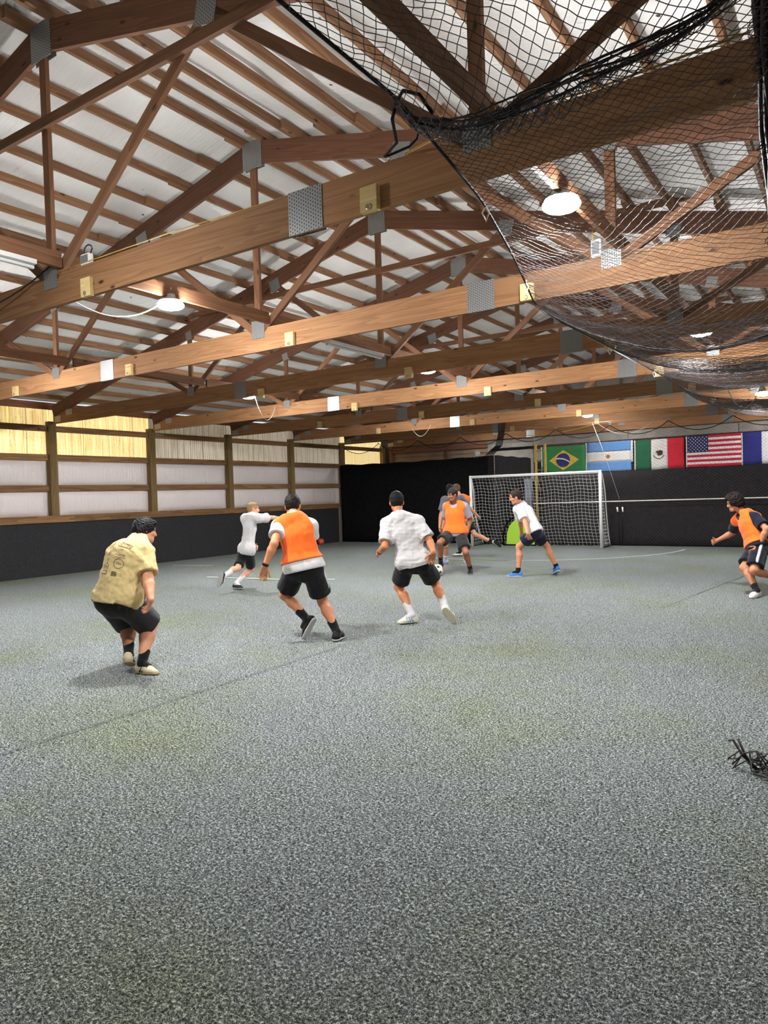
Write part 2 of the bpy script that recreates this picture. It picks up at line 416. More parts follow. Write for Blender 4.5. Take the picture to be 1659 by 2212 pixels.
# roof: one sheet of white insulation per slope, purlins below it
def roof_side(name, sgn):
    n = 26; m = 60; V = []; F = []
    xe = XL-0.05 if sgn < 0 else XR+0.05
    for i in range(n+1):
        x = XC+(xe-XC)*i/n
        for j in range(m+1):
            y = Y0+(Y1-Y0)*j/m
            V.append((x, y, ztop(x)+0.135+0.012*math.sin(y*2.1+x*3)+0.01*math.sin(y*5.3-x)))
    for i in range(n):
        for j in range(m):
            a = i*(m+1)+j; F.append((a, a+1, a+m+2, a+m+1))
    return mesh_obj(name, V, F, M_INSUL, None, smooth=True)
ceiling_left = tag(roof_side('ceiling', -1), 'white insulated underside of the pitched roof, slope over the left wall', kind='structure')
ceiling_right = tag(roof_side('ceiling', 1), 'white insulated underside of the pitched roof, slope over the netting', kind='structure')
PUR_D, PUR_T = 0.10, 0.042
pur_me = None
for sgn, root in ((-1, ceiling_left), (1, ceiling_right)):
    for i in range(17):
        x = XC+sgn*(0.17+0.53*i)
        for k in range(0, 8):
            ya, yb = TY[k]-0.28, TY[k+1]+0.28
            dx = (0.022 if (k+i) % 2 else -0.022)
            z = ztop(x)+PUR_D/2+0.004
            o = board('purlin', (x+dx, ya, z), (x+dx, yb, z), PUR_D, PUR_T, W_PURLIN, root, share=pur_me)
            if pur_me is None: pur_me = o.data
# ---- left wall
wall_left = mesh_obj('wall_left', boxv(XL-0.26, XL-0.2, Y0, Y1+0.2, 0, ztop(XL)+0.12), BOXF, plain('wall_sheathing', srgb(150, 140, 130), 0.9))
tag(wall_left, 'left side wall with timber posts and rails over a black kickboard', kind='structure')
GIRTS = [(3.29, 3.43), (2.63, 2.77), (1.925, 2.065)]
posts_y = [TY[k] for k in range(0, 9)]
posts_y[-1] = 23.2
for y in posts_y:
    board('post', (XL-0.07, y, 1.30), (XL-0.07, y, 3.52), 0.18, 0.15, W_POST, wall_left, up=(0, 1, 0))
for a, b in zip(posts_y[:-1], posts_y[1:]):
    for z0, z1 in GIRTS:
        board('girt', (XL-0.09, a+0.075, (z0+z1)/2), (XL-0.09, b-0.075, (z0+z1)/2), z1-z0, 0.04, W_GIRT, wall_left)
ys = [-1.6, 1.6, 5.4, 9.9, 14.6, 18.2, 20.2]
for a, b in zip(ys[:-1], ys[1:]):
    board('ledge_board', (XL-0.05, a, 1.345), (XL-0.05, b, 1.345), 0.04, 0.20, W_GIRT, wall_left)
    board('fascia_board', (XL+0.028, a, 1.265), (XL+0.028, b, 1.265), 0.115, 0.035, W_GIRT, wall_left)
# black carpeted kickboard in sheets
kb = [-1.6, 1.2, 3.64, 6.08, 8.52, 10.96, 13.40, 15.84, 18.28, 20.15]
for a, b in zip(kb[:-1], kb[1:]):
    mesh_obj('kickboard', boxv(XL-0.02, XL+0.008, a+0.002, b-0.002, 0.0, 1.22), BOXF, M_FELT, wall_left)
# pillowed white plastic insulation between the rails
def pillow(y0, y1, z0, z1):
    n, m = 20, 12; V = []; F = []
    ph = rnd.uniform(0, 6)
    for i in range(n+1):
        u = i/n; y = y0+(y1-y0)*u
        for j in range(m+1):
            w = j/m; z = z0+(z1-z0)*w
            e = (1-abs(2*u-1)**9)*(1-abs(2*w-1)**4)
            V.append((XL-0.16+0.085*e+0.004*math.sin(u*23+ph+3*w)*e, y, z))
    for i in range(n):
        for j in range(m):
            a = i*(m+1)+j; F.append((a, a+m+1, a+m+2, a+1))
    return mesh_obj('insulation_panel', V, F, M_POLY, wall_left, smooth=True)
for a, b in zip(posts_y[:-2], posts_y[1:-1]):
    pillow(a+0.07, b-0.07, 2.055, 2.64); pillow(a+0.07, b-0.07, 1.36, 1.935)
# ribbed translucent sheets above
def sheet(y0, y1, z0, z1, mat, rib, depth):
    V = []; F = []
    prof = []
    y = y0
    while y < y1-1e-6:
        if rib > 0.15:
            prof += [(y, 0), (min(y+rib*0.72, y1), 0), (min(y+rib*0.8, y1), depth), (min(y+rib*0.92, y1), depth)]
        else:
            prof += [(y, 0), (min(y+rib*0.5, y1), depth)]
        y += rib
    prof.append((y1, 0))
    for yy, d in prof: V += [(XL-0.14-d, yy, z0), (XL-0.14-d, yy, z1)]
    for i in range(len(prof)-1): F.append((2*i, 2*i+2, 2*i+3, 2*i+1))
    return mesh_obj('translucent_sheet', V, F, mat, wall_left)
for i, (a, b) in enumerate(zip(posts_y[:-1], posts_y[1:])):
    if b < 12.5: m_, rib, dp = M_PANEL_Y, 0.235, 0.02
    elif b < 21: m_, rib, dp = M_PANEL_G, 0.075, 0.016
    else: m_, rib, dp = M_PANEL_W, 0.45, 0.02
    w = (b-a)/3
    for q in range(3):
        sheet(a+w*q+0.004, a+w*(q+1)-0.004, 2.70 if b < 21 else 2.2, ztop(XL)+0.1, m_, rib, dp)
# eave plate under the roof edge
board('eave_plate', (XL-0.1, Y0, ztop(XL)+0.02), (XL-0.1, Y1, ztop(XL)+0.02), 0.16, 0.04, W_BEAM, wall_left)

# ---- the walls out of view close the hall
wall_right = mesh_obj('wall_right', boxv(XR, XR+0.1, Y0, Y1+0.2, 0, 4.0), BOXF, plain('right_wall_sheet', srgb(190, 184, 176), 0.9))
tag(wall_right, 'right side wall of the hall', kind='structure')
wall_front = mesh_obj('wall_front', [(XL-.2, Y0, 0), (XR+.1, Y0, 0), (XR+.1, Y0, 4), (XC, Y0, 6.3), (XL-.2, Y0, 4)], [(0, 1, 2, 3, 4)], plain('front_wall_sheet', srgb(120, 112, 104), 0.9))
tag(wall_front, 'end wall of the hall opposite the goal', kind='structure')

# ---- back wall
wall_back = mesh_obj('wall_back', [(XL-.2, Y1+.1, 0), (XR+.1, Y1+.1, 0), (XR+.1, Y1+.1, 4), (XC, Y1+.1, 6.3), (XL-.2, Y1+.1, 4)], [(0, 1, 2, 3, 4)], plain('back_sheathing', srgb(128, 122, 114), 0.95, noise=0.2, scale=2))
tag(wall_back, 'back end wall above the black curtain', kind='structure')
def wb(name, x0, x1, z0, z1, mat, d=0.02, y=None):
    y = Y1+0.08 if y is None else y
    return mesh_obj(name, boxv(x0, x1, y-d, y, z0, z1), BOXF, mat, wall_back)
for i, (a, b) in enumerate([(-15.2, -13.1), (-13.09, -11.0)]):
    wb('wall_panel', a, b, 0.0, 3.02-0.03*i, M_PLY, 0.03)
wb('wall_panel', -10.99, -9.3, 0, 3.30, M_DRYWALL, 0.03)
wb('wall_panel', -15.2, -11.0, 3.04, 3.18, M_PLY, 0.02)
wb('wall_panel', -9.29, -6.1, 3.16, 3.44, M_DRYWALL, 0.02); wb('wall_panel', -6.08, -2.9, 3.16, 3.46, M_DRYWALL, 0.025)
wb('wall_panel', -2.88, XR, 3.16, 3.5, M_DRYWALL, 0.02); wb('wall_panel', -9.29, XR, 0, 3.04, M_CURTAIN2, 0.02)
wb('trim_strip', -10.9, XR, 3.05, 3.15, M_MAROON, 0.03)
wb('wall_panel', -9.28, -7.9, 2.6, 3.03, M_DRYWALL, 0.03)
for x in (-15.1, -12.6):
    board('stud', (x, Y1-0.0, 2.0), (x, Y1-0.0, 3.6), 0.14, 0.12 if x < -14 else 0.05, W_BEAM, wall_back, up=(0, 1, 0))
board('back_rail', (-15.2, Y1-0.02, 3.30), (-11.0, Y1-0.02, 3.30), 0.2, 0.04, W_BEAM, wall_back)
# ------------------------------------------------------------------ roof trusses
BC_Z0, BC_D = 3.455, 0.285
HALF = 9.0
NODE_B, NODE_A, SPL = 2.17, 4.4, 3.08
TOP_D = 0.27
def plate(parent, x, z, w, h, y, rot=0.0):
    me_key = ('plate', round(w, 3), round(h, 3))
    if me_key not in MATS:
        me = bpy.data.meshes.new('nail_plate'); me.from_pydata(boxv(-w/2, w/2, -0.003, 0.003, -h/2, h/2), [], BOXF); me.materials.append(M_PLATE); MATS[me_key] = me
    o = bpy.data.objects.new('nail_plate', MATS[me_key]); link(o, parent)
    o.location = Vector((x, y, z)); o.rotation_euler = (0, rot, 0)
    return o
def make_truss():
    t = empty('roof_truss', (XC, 0, BC_Z0))
    def W(x, z): return Vector((XC+x, 0, z))
    zb = BC_Z0+BC_D/2
    # bottom chord in three lengths spliced under the plates
    for a, b in ((-HALF, -SPL-0.002), (-SPL+0.002, SPL-0.002), (SPL+0.002, HALF)):
        board('bottom_chord', W(a, zb), W(b, zb), BC_D, 0.042, W_CHORD, t)
    ang = math.atan(PITCH); off = TOP_D/2/math.cos(ang)
    for s in (-1, 1):
        p0 = W(s*(HALF+0.02), ztop(XC+s*HALF)-off); p1 = W(s*0.012, ZRIDGE-off)
        a, b = (p0, p1) if s < 0 else (p1, p0)
        board('top_chord', a, b, TOP_D, 0.042, W_TOP, t)
    low = lambda x: ztop(XC+x)-2*off
    board('king_post', W(0, BC_Z0+0.16), W(0, low(0)+0.08), 0.092, 0.042, W_WEB, t, up=(1, 0, 0))
    for s in (-1, 1):
        for nm, x0, x1 in (('web', 0.05, NODE_B), ('web', NODE_A-0.06, NODE_B+0.03), ('web', NODE_A+0.06, 5.85)):
            a = W(s*x0, BC_Z0+BC_D-0.04); b = W(s*x1, low(x1)+0.06)
            board(nm, a, b, 0.092, 0.042, W_WEB, t, up=(0, 0, 1))
        board('web', W(s*NODE_A, BC_Z0+0.2), W(s*NODE_A, low(NODE_A)+0.05), 0.092, 0.042, W_WEB, t, up=(1, 0, 0))
    for yy in (-0.024, 0.024):
        plate(t, 0, low(0)-BC_Z0+0.10, 0.32, 0.34, yy)
        plate(t, 0, 0.275, 0.21, 0.22, yy)
        for s in (-1, 1):
            plate(t, s*SPL, 0.142, 0.30, 0.30, yy)
            plate(t, s*NODE_B, low(NODE_B)-BC_Z0+0.05, 0.22, 0.20, yy, s*ang)
            plate(t, s*NODE_A, 0.255, 0.18, 0.17, yy)
            plate(t, s*NODE_A, low(NODE_A)-BC_Z0+0.05, 0.16, 0.16, yy, s*ang)
            plate(t, s*(HALF-0.62), 0.22, 0.24, 0.13, yy, s*0.06); plate(t, s*(HALF-0.18), 0.10, 0.24, 0.13, yy, s*0.06)
    return t
def copy_tree(o, parent=None):
    c = o.copy(); COL.objects.link(c); c.parent = parent
    for ch in o.children: copy_tree(ch, c)
    return c
proto = make_truss()
TR = {}
ordinal = ['', 'nearest to the camera', 'second from the camera', 'third from the camera', 'fourth from the camera', 'fifth from the camera', 'sixth from the camera', 'second from the back wall', 'against the back wall']
for k in range(1, 9):
    t = proto if k == 1 else None
    if t is None:
        t = copy_tree(proto)
    TR[k] = t
for k, t in TR.items():
    t.location.y = TY[k]
    tag(t, 'brown timber roof truss with steel nail plates, %s' % ordinal[k], 'truss', 'timber roof trusses')
# horizontal tie nailed across every other truss
for k in (1, 3, 5, 7):
    board('tie_board', (-11.0 if k > 1 else -8.4, TY[k]-0.045, 5.13), (-1.4, TY[k]-0.045, 5.13), 0.092, 0.042, W_WEB, TR[k])
# pale hook blocks on the front of the bottom chords
BLK = {1: [-5.66, -2.61, -8.75], 2: [-11.8, -8.78, -5.71, -2.66], 3: [-5.72, -8.8, -2.65], 4: [-8.76, -5.7, -2.65], 5: [-11.9, -8.76, -5.8, -2.65], 6: [-11.9, -8.78, -5.8, -2.7], 7: [-8.8, -6.19, -2.7]}
blk_me = None; hook_me = None
for k, xs in BLK.items():
    for x in xs:
        lowz = BC_Z0+0.055+rnd.uniform(-0.012, 0.012)
        if k in (3, 4): lowz = BC_Z0+0.0
        w, h = 0.135, 0.165
        if blk_me is None:
            blk_me = bpy.data.meshes.new('hook_block'); bm = bmesh.new(); bmesh.ops.create_cube(bm, size=1)
            for v in bm.verts: v.co = Vector((v.co.x*w, v.co.y*0.045, v.co.z*h))
            bmesh.ops.bevel(bm, geom=bm.edges[:], offset=0.004, segments=1, affect='EDGES')
            bm.to_mesh(blk_me); bm.free(); blk_me.materials.append(W_BLOCK)
            v, f = tube_geo([(0.014*math.cos(a), -0.03, -0.055+0.018*math.sin(a)) for a in [i*math.pi/5 for i in range(10)]], 0.004, 5, True)
            hook_me = bpy.data.meshes.new('eye_hook'); hook_me.from_pydata([tuple(q) for q in v], [], f); hook_me.materials.append(M_STEEL)
        o = bpy.data.objects.new('hook_block', blk_me); link(o, TR[k]); o.location = (x-XC, -0.046, lowz-BC_Z0+0.02)
        q = bpy.data.objects.new('eye_hook', hook_me); link(q, o)
# runner boards along the ridge line and under the lower webs
for j, (x, lab) in enumerate(((-6.0, 'long brown runner board laid along the middle of the trusses'), (-10.22, 'long brown runner board on the trusses nearer the left wall'), (-1.72, 'long brown runner board on the trusses above the hanging net'))):
    r_ = empty('runner_board', (x, TY[0], 3.8))
    tag(r_, lab, 'runner board')
    for k in range(0, 8):
        dx = -0.02 if k % 2 else -0.01
        board('plank', (x+dx-0.04, TY[k]+0.04, 3.84), (x+dx-0.04, TY[k+1]-0.04, 3.84), 0.14, 0.04, W_WEB, r_)

# ------------------------------------------------------------------ lamps
def lathe(prof, n=28):
    v = []; f = []
    for r, z in prof:
        for i in range(n):
            a = 2*math.pi*i/n; v.append((r*math.cos(a), r*math.sin(a), z))
    for j in range(len(prof)-1):
        for i in range(n):
            i2 = (i+1) % n; f.append((j*n+i, j*n+i2, (j+1)*n+i2, (j+1)*n+i))
    f.append(tuple(range(n-1, -1, -1))); f.append(tuple((len(prof)-1)*n+i for i in range(n)))
    return v, f
M_HOUSING = plain('lamp_housing', srgb(200, 200, 198), 0.5, metal=0.3)
lens_me = None
def lamp(loc, label, q=1.0):
    global lens_me
    t = empty('high_bay_lamp', loc); tag(t, label, 'lamp', 'round high bay lamps')
    v, f = lathe([(0.100, 0.007), (0.124, 0.012), (0.124, 0.026), (0.085, 0.050), (0.055, 0.06), (0.05, 0.10), (0.02, 0.11)])
    mesh_obj('housing', v, f, M_HOUSING, t, smooth=False)
    v, f = lathe([(0.02, -0.058), (0.07, -0.054), (0.11, -0.043), (0.133, -0.028), (0.139, -0.014), (0.136, -0.002), (0.122, 0.007)])
    mesh_obj('lens', v, f, M_LENS[q], t, smooth=True)
    tube('hook', [(0, 0, 0.10), (0, 0, 0.14), (0.018, 0, 0.165), (0, 0, 0.19), (-0.018, 0, 0.165), (-0.004, 0, 0.15)], 0.005, M_STEEL, t, 5)
    return t
LZ = 3.70
LAMPS = [((-4.9, 2.4, 3.66), 'lit round lamp in front of the nearest truss, outside the frame', 0.5),
         ((-1.78, 5.15, LZ), 'lit round lamp glowing through the black ceiling net'),
         ((-6.05, 5.13, LZ), 'lit round lamp just beyond the nearest truss'),
         ((-10.27, 10.6, LZ), 'lit round lamp beyond the third truss, nearest the left wall'),
         ((-6.04, 10.55, LZ), 'lit round lamp beyond the third truss, in the middle of the hall'),
         ((-10.4, 5.15, LZ), 'lit round lamp over the left wall side, outside the frame'),
         ((-1.75, 10.6, LZ), 'lit round lamp above the middle of the black net'),
         ((-10.3, 16.2, LZ), 'lit round lamp far back beside the left wall', 0.5),
         ((-5.9, 16.2, LZ), 'lit round lamp far back above the goal', 0.5),
         ((-6.1, 19.35, 3.62), 'lit round lamp in front of the last truss above the flags', 0.3),
         ((-6.0, 21.9, 3.70), 'added round lamp, unseen behind the last truss in the middle', 0.3),  # this and the next two are added, unseen, to brighten the flags
         ((-1.8, 21.9, 3.70), 'added round lamp, unseen behind the last truss at the right', 0.3),
         ((-10.4, 21.9, 3.70), 'added round lamp, unseen behind the last truss at the left', 0.3),
         ((-1.62, 16.9, 3.5), 'lit round lamp far back at the right edge of the frame', 0.5)]
for it in LAMPS: lamp(*it)
def cord(label, pts, mat, r=0.006):
    p0 = pts[0]
    return tag(tube('lamp_cord', [Vector(q)-Vector(p0) for q in pts], r, mat, None, 5, loc=p0), label, 'cord')
cord('white cord drooping from the lamp beyond the nearest truss', catenary((-6.15, 3.99, 3.56), (-6.22, 5.12, 3.72), 0.16, 16), M_CABLE_W)
cord('white cord looping down from the lamp nearest the left wall', catenary((-10.12, 10.64, 3.69), (-10.95, 12.17, 3.70), 0.40, 16), M_CABLE_W)
cord('white cord looping under the far trusses', catenary((-10.75, 17.74, 3.56), (-10.1, 17.74, 3.58), 0.30, 14), M_CABLE_W)
cord('thin cable lying along the top of the nearest bottom chord', [(-6.3, 3.9, 3.755), (-5.4, 3.9, 3.76), (-4.6, 3.92, 3.775), (-3.9, 3.9, 3.748), (-3.0, 3.93, 3.750)], M_CABLE_Y, 0.0045)
cord('yellow cable along the top of the nearest bottom chord under the net', [(-2.35, 3.9, 3.75), (-2.1, 3.92, 3.80), (-1.8, 3.9, 3.80), (-1.2, 3.92, 3.76), (-0.4, 3.9, 3.77)], M_CABLE_Y, 0.007)
cord('dark cable drooping at the left edge of the nearest truss', catenary((-8.2, 3.6, 3.62), (-6.2, 3.88, 3.83), 0.18, 14), M_CABLE_B, 0.007)
# strip fixtures (switched off)
def strip(a, b, label):
    a = Vector(a); b = Vector(b)
    t = empty('strip_light', a); tag(t, label, 'strip light')
    L = (b-a).length
    for nm, z0, z1, w, m_ in (('housing', 0.02, 0.06, 0.06, M_WHITE), ('tube', -0.012, 0.014, 0.017, M_WNET)):
        o = mesh_obj(nm, boxv(-w, w, 0, L, z0, z1), BOXF, m_, t)
        o.rotation_euler = (0, 0, math.atan2(-(b-a).x, (b-a).y))
strip((-6.06, 2.45, 3.712), (-6.06, 3.62, 3.712), 'white strip light at the left edge under the nearest runner board')
strip((-6.08, 7.85, 3.712), (-6.08, 9.2, 3.712), 'white strip light under the runner between the second and third trusses')
strip((-6.06, 13.3, 3.712), (-6.06, 14.7, 3.712), 'white strip light far back under the runner board')

# small electrical boxes on the trusses
def junction_box(loc, label, cable_mat, size=(0.13, 0.05, 0.10)):
    t = empty('junction_box', loc); tag(t, label, 'electrical box')
    bm = bmesh.new(); bmesh.ops.create_cube(bm, size=1)
    for v in bm.verts: v.co = Vector((v.co.x*size[0], v.co.y*size[1], v.co.z*size[2]+size[2]/2))
    bmesh.ops.bevel(bm, geom=bm.edges[:], offset=0.008, segments=2, affect='EDGES')
    me = bpy.data.meshes.new('casing'); bm.to_mesh(me); bm.free(); me.materials.append(M_WHITE)
    link(bpy.data.objects.new('casing', me), t)
    mesh_obj('cover', boxv(-size[0]*0.38, size[0]*0.38, -size[1]/2-0.004, -size[1]/2+0.002, size[2]*0.15, size[2]*0.85), BOXF, plain('grey_cover', srgb(120, 120, 122), 0.5), t)
    tube('cable', [(size[0]/2*0.8, 0, size[2]*0.9)]+[(size[0]*0.3+0.06*math.cos(a), -0.01, size[2]+0.02+0.05*math.sin(a)) for a in [0.2+i*0.4 for i in range(13)]], 0.006, cable_mat, t, 5)
junction_box((-5.72, 3.925, BC_Z0+BC_D), 'small white box with black cable on the nearest chord beside the king post', M_CABLE_B)
junction_box((-1.98, 6.66, BC_Z0+BC_D), 'small white box with yellow cable on the second truss seen through the net', M_CABLE_Y, (0.09, 0.05, 0.16))
cord('white cord looping down from the fifth truss at the far end of the net', catenary((-2.05, 14.985, 3.465), (-1.45, 14.985, 3.465), 0.42, 14), M_CABLE_W, 0.010)
cord('short white cord end dangling from the fifth truss by the net', [(-2.25, 14.985, 3.47), (-2.27, 14.95, 3.34), (-2.24, 14.94, 3.24), (-2.31, 14.94, 3.18)], M_CABLE_W, 0.010)
# ------------------------------------------------------------------ curtain along the back
def drape(name, pts, z0, tops, mat, label=None, parent=None, wob=0.03, seg=0.12):
    """a hanging cloth with soft folds along a plan polyline; tops = height at each plan point"""
    V = []; F = []; P = []
    for i in range(len(pts)-1):
        a = Vector((*pts[i], 0)); b = Vector((*pts[i+1], 0)); n = max(2, int((b-a).length/seg))
        for k in range(n + (1 if i == len(pts)-2 else 0)):
            u = k/n; P.append((a.lerp(b, u), tops[i]+(tops[i+1]-tops[i])*u, (b-a).normalized()))
    rows = 9
    for i, (p, zt, t) in enumerate(P):
        nrm = Vector((-t.y, t.x, 0))
        for j in range(rows):
            w = j/(rows-1); z = z0+(zt-z0)*w
            d = wob*(0.6*math.sin(i*0.55+0.3*math.sin(i*0.13))+0.4*math.sin(i*0.21+2+w*1.5))*(0.5+0.5*(1-w))
            q = p+nrm*d; V.append((q.x, q.y, z+(0.012*math.sin(i*0.7) if j == rows-1 else 0)))
    for i in range(len(P)-1):
        for j in range(rows-1):
            a = i*rows+j; F.append((a, a+rows, a+rows+1, a+1))
    o0 = Vector((*pts[0], 0))
    V = [Vector(v)-o0 for v in V]
    o = mesh_obj(name, V, F, mat, parent, o0, smooth=True)
    md = o.modifiers.new('thickness', 'SOLIDIFY'); md.thickness = 0.008
    return o
c1 = drape('curtain', [(-15.25, 20.22), (-12.3, 20.22), (-9.32, 20.22)], 0.0, [2.70, 2.69, 2.73], M_CURTAIN)
tag(c1, 'tall black curtain hanging in the far left corner behind the players', 'curtain')
c2 = drape('curtain', [(-9.30, 20.25), (-9.30, 23.2)], 0.0, [2.73, 2.73], M_CURTAIN2)
tag(c2, 'charcoal curtain running back from the corner beside the ladder', 'curtain')
c3 = drape('curtain', [(-7.75, 20.17), (-5.0, 20.17), (2.6, 20.17)], 0.0, [2.08, 2.08, 2.12], M_CURTAIN2, wob=0.02)
tag(c3, 'long low charcoal curtain behind the goal and under the flags', 'curtain')
c4 = drape('curtain', [(-9.28, 20.9), (-7.7, 20.9)], 0.0, [1.9, 1.9], M_CURTAIN, wob=0.02)
tag(c4, 'black cloth in the gap behind the goal', 'curtain')

# diamond net hung in front of the curtains
def diamond_net(name, x0, x1, z0, z1, y, cell, r, mat, label, sag=None):
    nx = int((x1-x0)/cell); nz = int((z1-z0)/cell)
    A = []; B = []
    ii, jj = np.meshgrid(np.arange(nx+1), np.arange(nz+1), indexing='ij')
    def pos(i, j):
        x = x0+i*cell; w = j/nz
        zt = z1 if sag is None else sag(x)
        z = z0+(zt-z0)*w
        yy = y+0.02*np.sin(x*2.3+z)+0.015*np.sin(x*5.1-z*2)
        return np.stack([x+0*z, yy, z], -1)
    ev = ((ii+jj) % 2 == 0)
    for dj in (1, -1):
        ok = ev & (ii < nx) & (jj+dj >= 0) & (jj+dj <= nz)
        A.append(pos(ii[ok], jj[ok])); B.append(pos(ii[ok]+1, jj[ok]+dj))
    A = np.concatenate(A); B = np.concatenate(B)
    keep = ~((A[:, 0] < -9.45) & (np.minimum(A[:, 2], B[:, 2]) < 2.66)); A, B = A[keep], B[keep]
    o0 = np.array([x0, y, z0])
    V, Q = strands(A-o0, B-o0, r)
    o = np_mesh(name, V, Q, mat, None, tuple(o0), smooth=True)
    return tag(o, label, 'net')
def hung(x):
    u = np.mod(x+15.0, 1.55)/1.55
    return 3.36-0.30*4*u*(1-u)
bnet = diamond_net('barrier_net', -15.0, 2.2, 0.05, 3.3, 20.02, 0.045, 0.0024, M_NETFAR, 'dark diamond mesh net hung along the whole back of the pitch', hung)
e0 = (-15.0, 20.02, 3.36)
for i in range(11):
    x = -15.0+1.55*i
    tube('edge_rope', [(v.x+15.0, 0, v.z-0.05) for v in catenary((x, 0, 3.36), (x+1.55, 0, 3.36), 0.30, 10)], 0.011, M_ROPE, bnet, 5)
    tube('ring', [(x+15+0.035*math.cos(a), 0.0, 3.35+0.035*math.sin(a)) for a in [q*math.pi/5 for q in range(10)]], 0.006, M_STEEL, bnet, 5, True)
wr = tag(tube('boundary_rope', [(0, 0, 0), (1.2, 0.0, 0.012), (2.5, 0, 0.016), (4.4, 0, 0.028), (6.3, 0, 0.035), (9.9, 0, 0.06)], 0.017, M_WROPE, None, 8, loc=(-7.95, 19.93, 1.225)), 'taut white rope stretched low across the back net', 'rope')
tw = [(-15.0, 19.95, 3.47), (-9.0, 19.95, 3.46), (-2.0, 19.95, 3.47), (2.0, 19.95, 3.47)]
tag(tube('support_cable', [Vector(q)-Vector(tw[0]) for q in tw], 0.005, M_STEEL, None, 5, loc=tw[0]), 'thin steel cable carrying the back net', 'cable')
# gathered black net end hanging beside the corner
g = []
for i in range(13):
    a = 0.02*i
    g.append([(-9.0+0.018*i, 19.9+0.006*i, 3.72), (-9.0+0.016*i, 19.92, 3.40), (-9.12+0.018*i, 19.95, 3.0), (-9.5+0.024*i, 20.0, 2.74)])
mb = MB()
for p_ in g: mb.tube([Vector(q)-Vector((-9.2, 19.95, 2.7)) for q in p_], 0.0065, 5)
tag(mb.build('gathered_net', M_ROPE, None, (-9.2, 19.95, 2.7)), 'bunched black net hanging from the beams onto the corner of the tall curtain', 'net')
cord('loose pale cord hanging from the middle block above the flags', catenary((-6.19, 20.46, 3.50), (-4.6, 20.5, 3.46), 0.36, 12), M_CABLE_W, 0.010)
cord('yellow cord slung above the green and yellow flag', catenary((-9.0, 20.4, 3.33), (-6.2, 20.4, 3.46), 0.12, 12), M_CABLE_Y, 0.009)
cord('thin pale cord trailing down over the light blue and white flag', [(-6.15, 19.92, 3.45), (-5.95, 19.92, 2.9), (-5.75, 19.92, 2.3), (-5.6, 19.92, 1.8), (-5.45, 19.92, 1.3)], M_CABLE_W, 0.004)

# ------------------------------------------------------------------ goal
GX0, GX1, GY, GH = -9.62, -5.755, 19.2, 2.06
goal = empty('football_goal', (GX0, GY, 0)); tag(goal, 'white framed goal with a white net in front of the back curtain', 'goal')
def gl(p): return Vector(p)-Vector((GX0, GY, 0))
PR = 0.042
tube('post', [gl((GX0, GY, 0)), gl((GX0, GY, GH+PR))], PR, M_WHITE, goal, 12)
tube('post', [gl((GX1, GY, 0)), gl((GX1, GY, GH+PR))], PR, M_WHITE, goal, 12)
tube('crossbar', [gl((GX0, GY, GH)), gl((GX1, GY, GH))], PR, M_WHITE, goal, 12)
GD0, GD1 = 0.28, 0.80
def side_curve(u):      # from the crossbar level back and down to the ground
    y = GD0*min(1, u*3) if u < 0.33 else GD0+(GD1-GD0)*((u-0.33)/0.67)**2.2
    z = GH-0.02 if u < 0.12 else GH-(GH)*((u-0.12)/0.88)**1.02
    return y, max(0.0, z)
for x in (GX0, GX1):
    sgn = 1 if x == GX1 else -1
    tube('stanchion', [gl((x+0.05*sgn*math.sin(u*3), GY+side_curve(u)[0], side_curve(u)[1])) for u in [i/14 for i in range(15)]], 0.014, M_WHITE, goal, 8)
    tube('ground_bar', [gl((x, GY, 0.015)), gl((x, GY+GD1, 0.015))], 0.016, M_BLACK, goal, 8)
tube('ground_bar', [gl((GX0, GY+GD1, 0.015)), gl((GX1, GY+GD1, 0.015))], 0.016, M_BLACK, goal, 8)
# net: back sheet and both sides, square mesh
cell = 0.105
nx = int((GX1-GX0)/cell); nu = 25
P = np.zeros((nx+1, nu+1, 3))
for i in range(nx+1):
    for j in range(nu+1):
        u = j/nu; y, z = side_curve(u); w = i/nx
        bow = 0.10*math.sin(math.pi*w)*math.sin(math.pi*u)
        P[i, j] = (GX0+(GX1-GX0)*w, GY+y+bow+0.012*math.sin(i*1.7+j), z+0.02*math.sin(i*0.9)*math.sin(math.pi*u))
P -= np.array([GX0, GY, 0])
A, B = grid_edges(P); V, Q = strands(A, B, 0.0045)
np_mesh('back_net', V, Q, M_WNET, goal)
for x in (GX0, GX1):
    As, Bs = [], []
    for j in range(nu):
        y, z = side_curve(j/nu); y2, z2 = side_curve((j+1)/nu)
        n = max(1, int(round(y/cell)))
        for q in range(n):
            As.append((x, GY+y*q/n, z)); Bs.append((x, GY+y*(q+1)/n, z))
    for q in range(8):
        yy = q*cell
        zs = [side_curve(j/nu)[1] for j in range(nu+1) if side_curve(j/nu)[0] >= yy]
        if len(zs) < 2: continue
        zt = max(zs)
        for m in range(int(zt/cell)):
            As.append((x, GY+yy, m*cell)); Bs.append((x, GY+yy, min(zt, (m+1)*cell)))
    V, Q = strands(np.array(As)-np.array([GX0, GY, 0]), np.array(Bs)-np.array([GX0, GY, 0]), 0.0045)
    np_mesh('side_net', V, Q, M_WNET, goal)
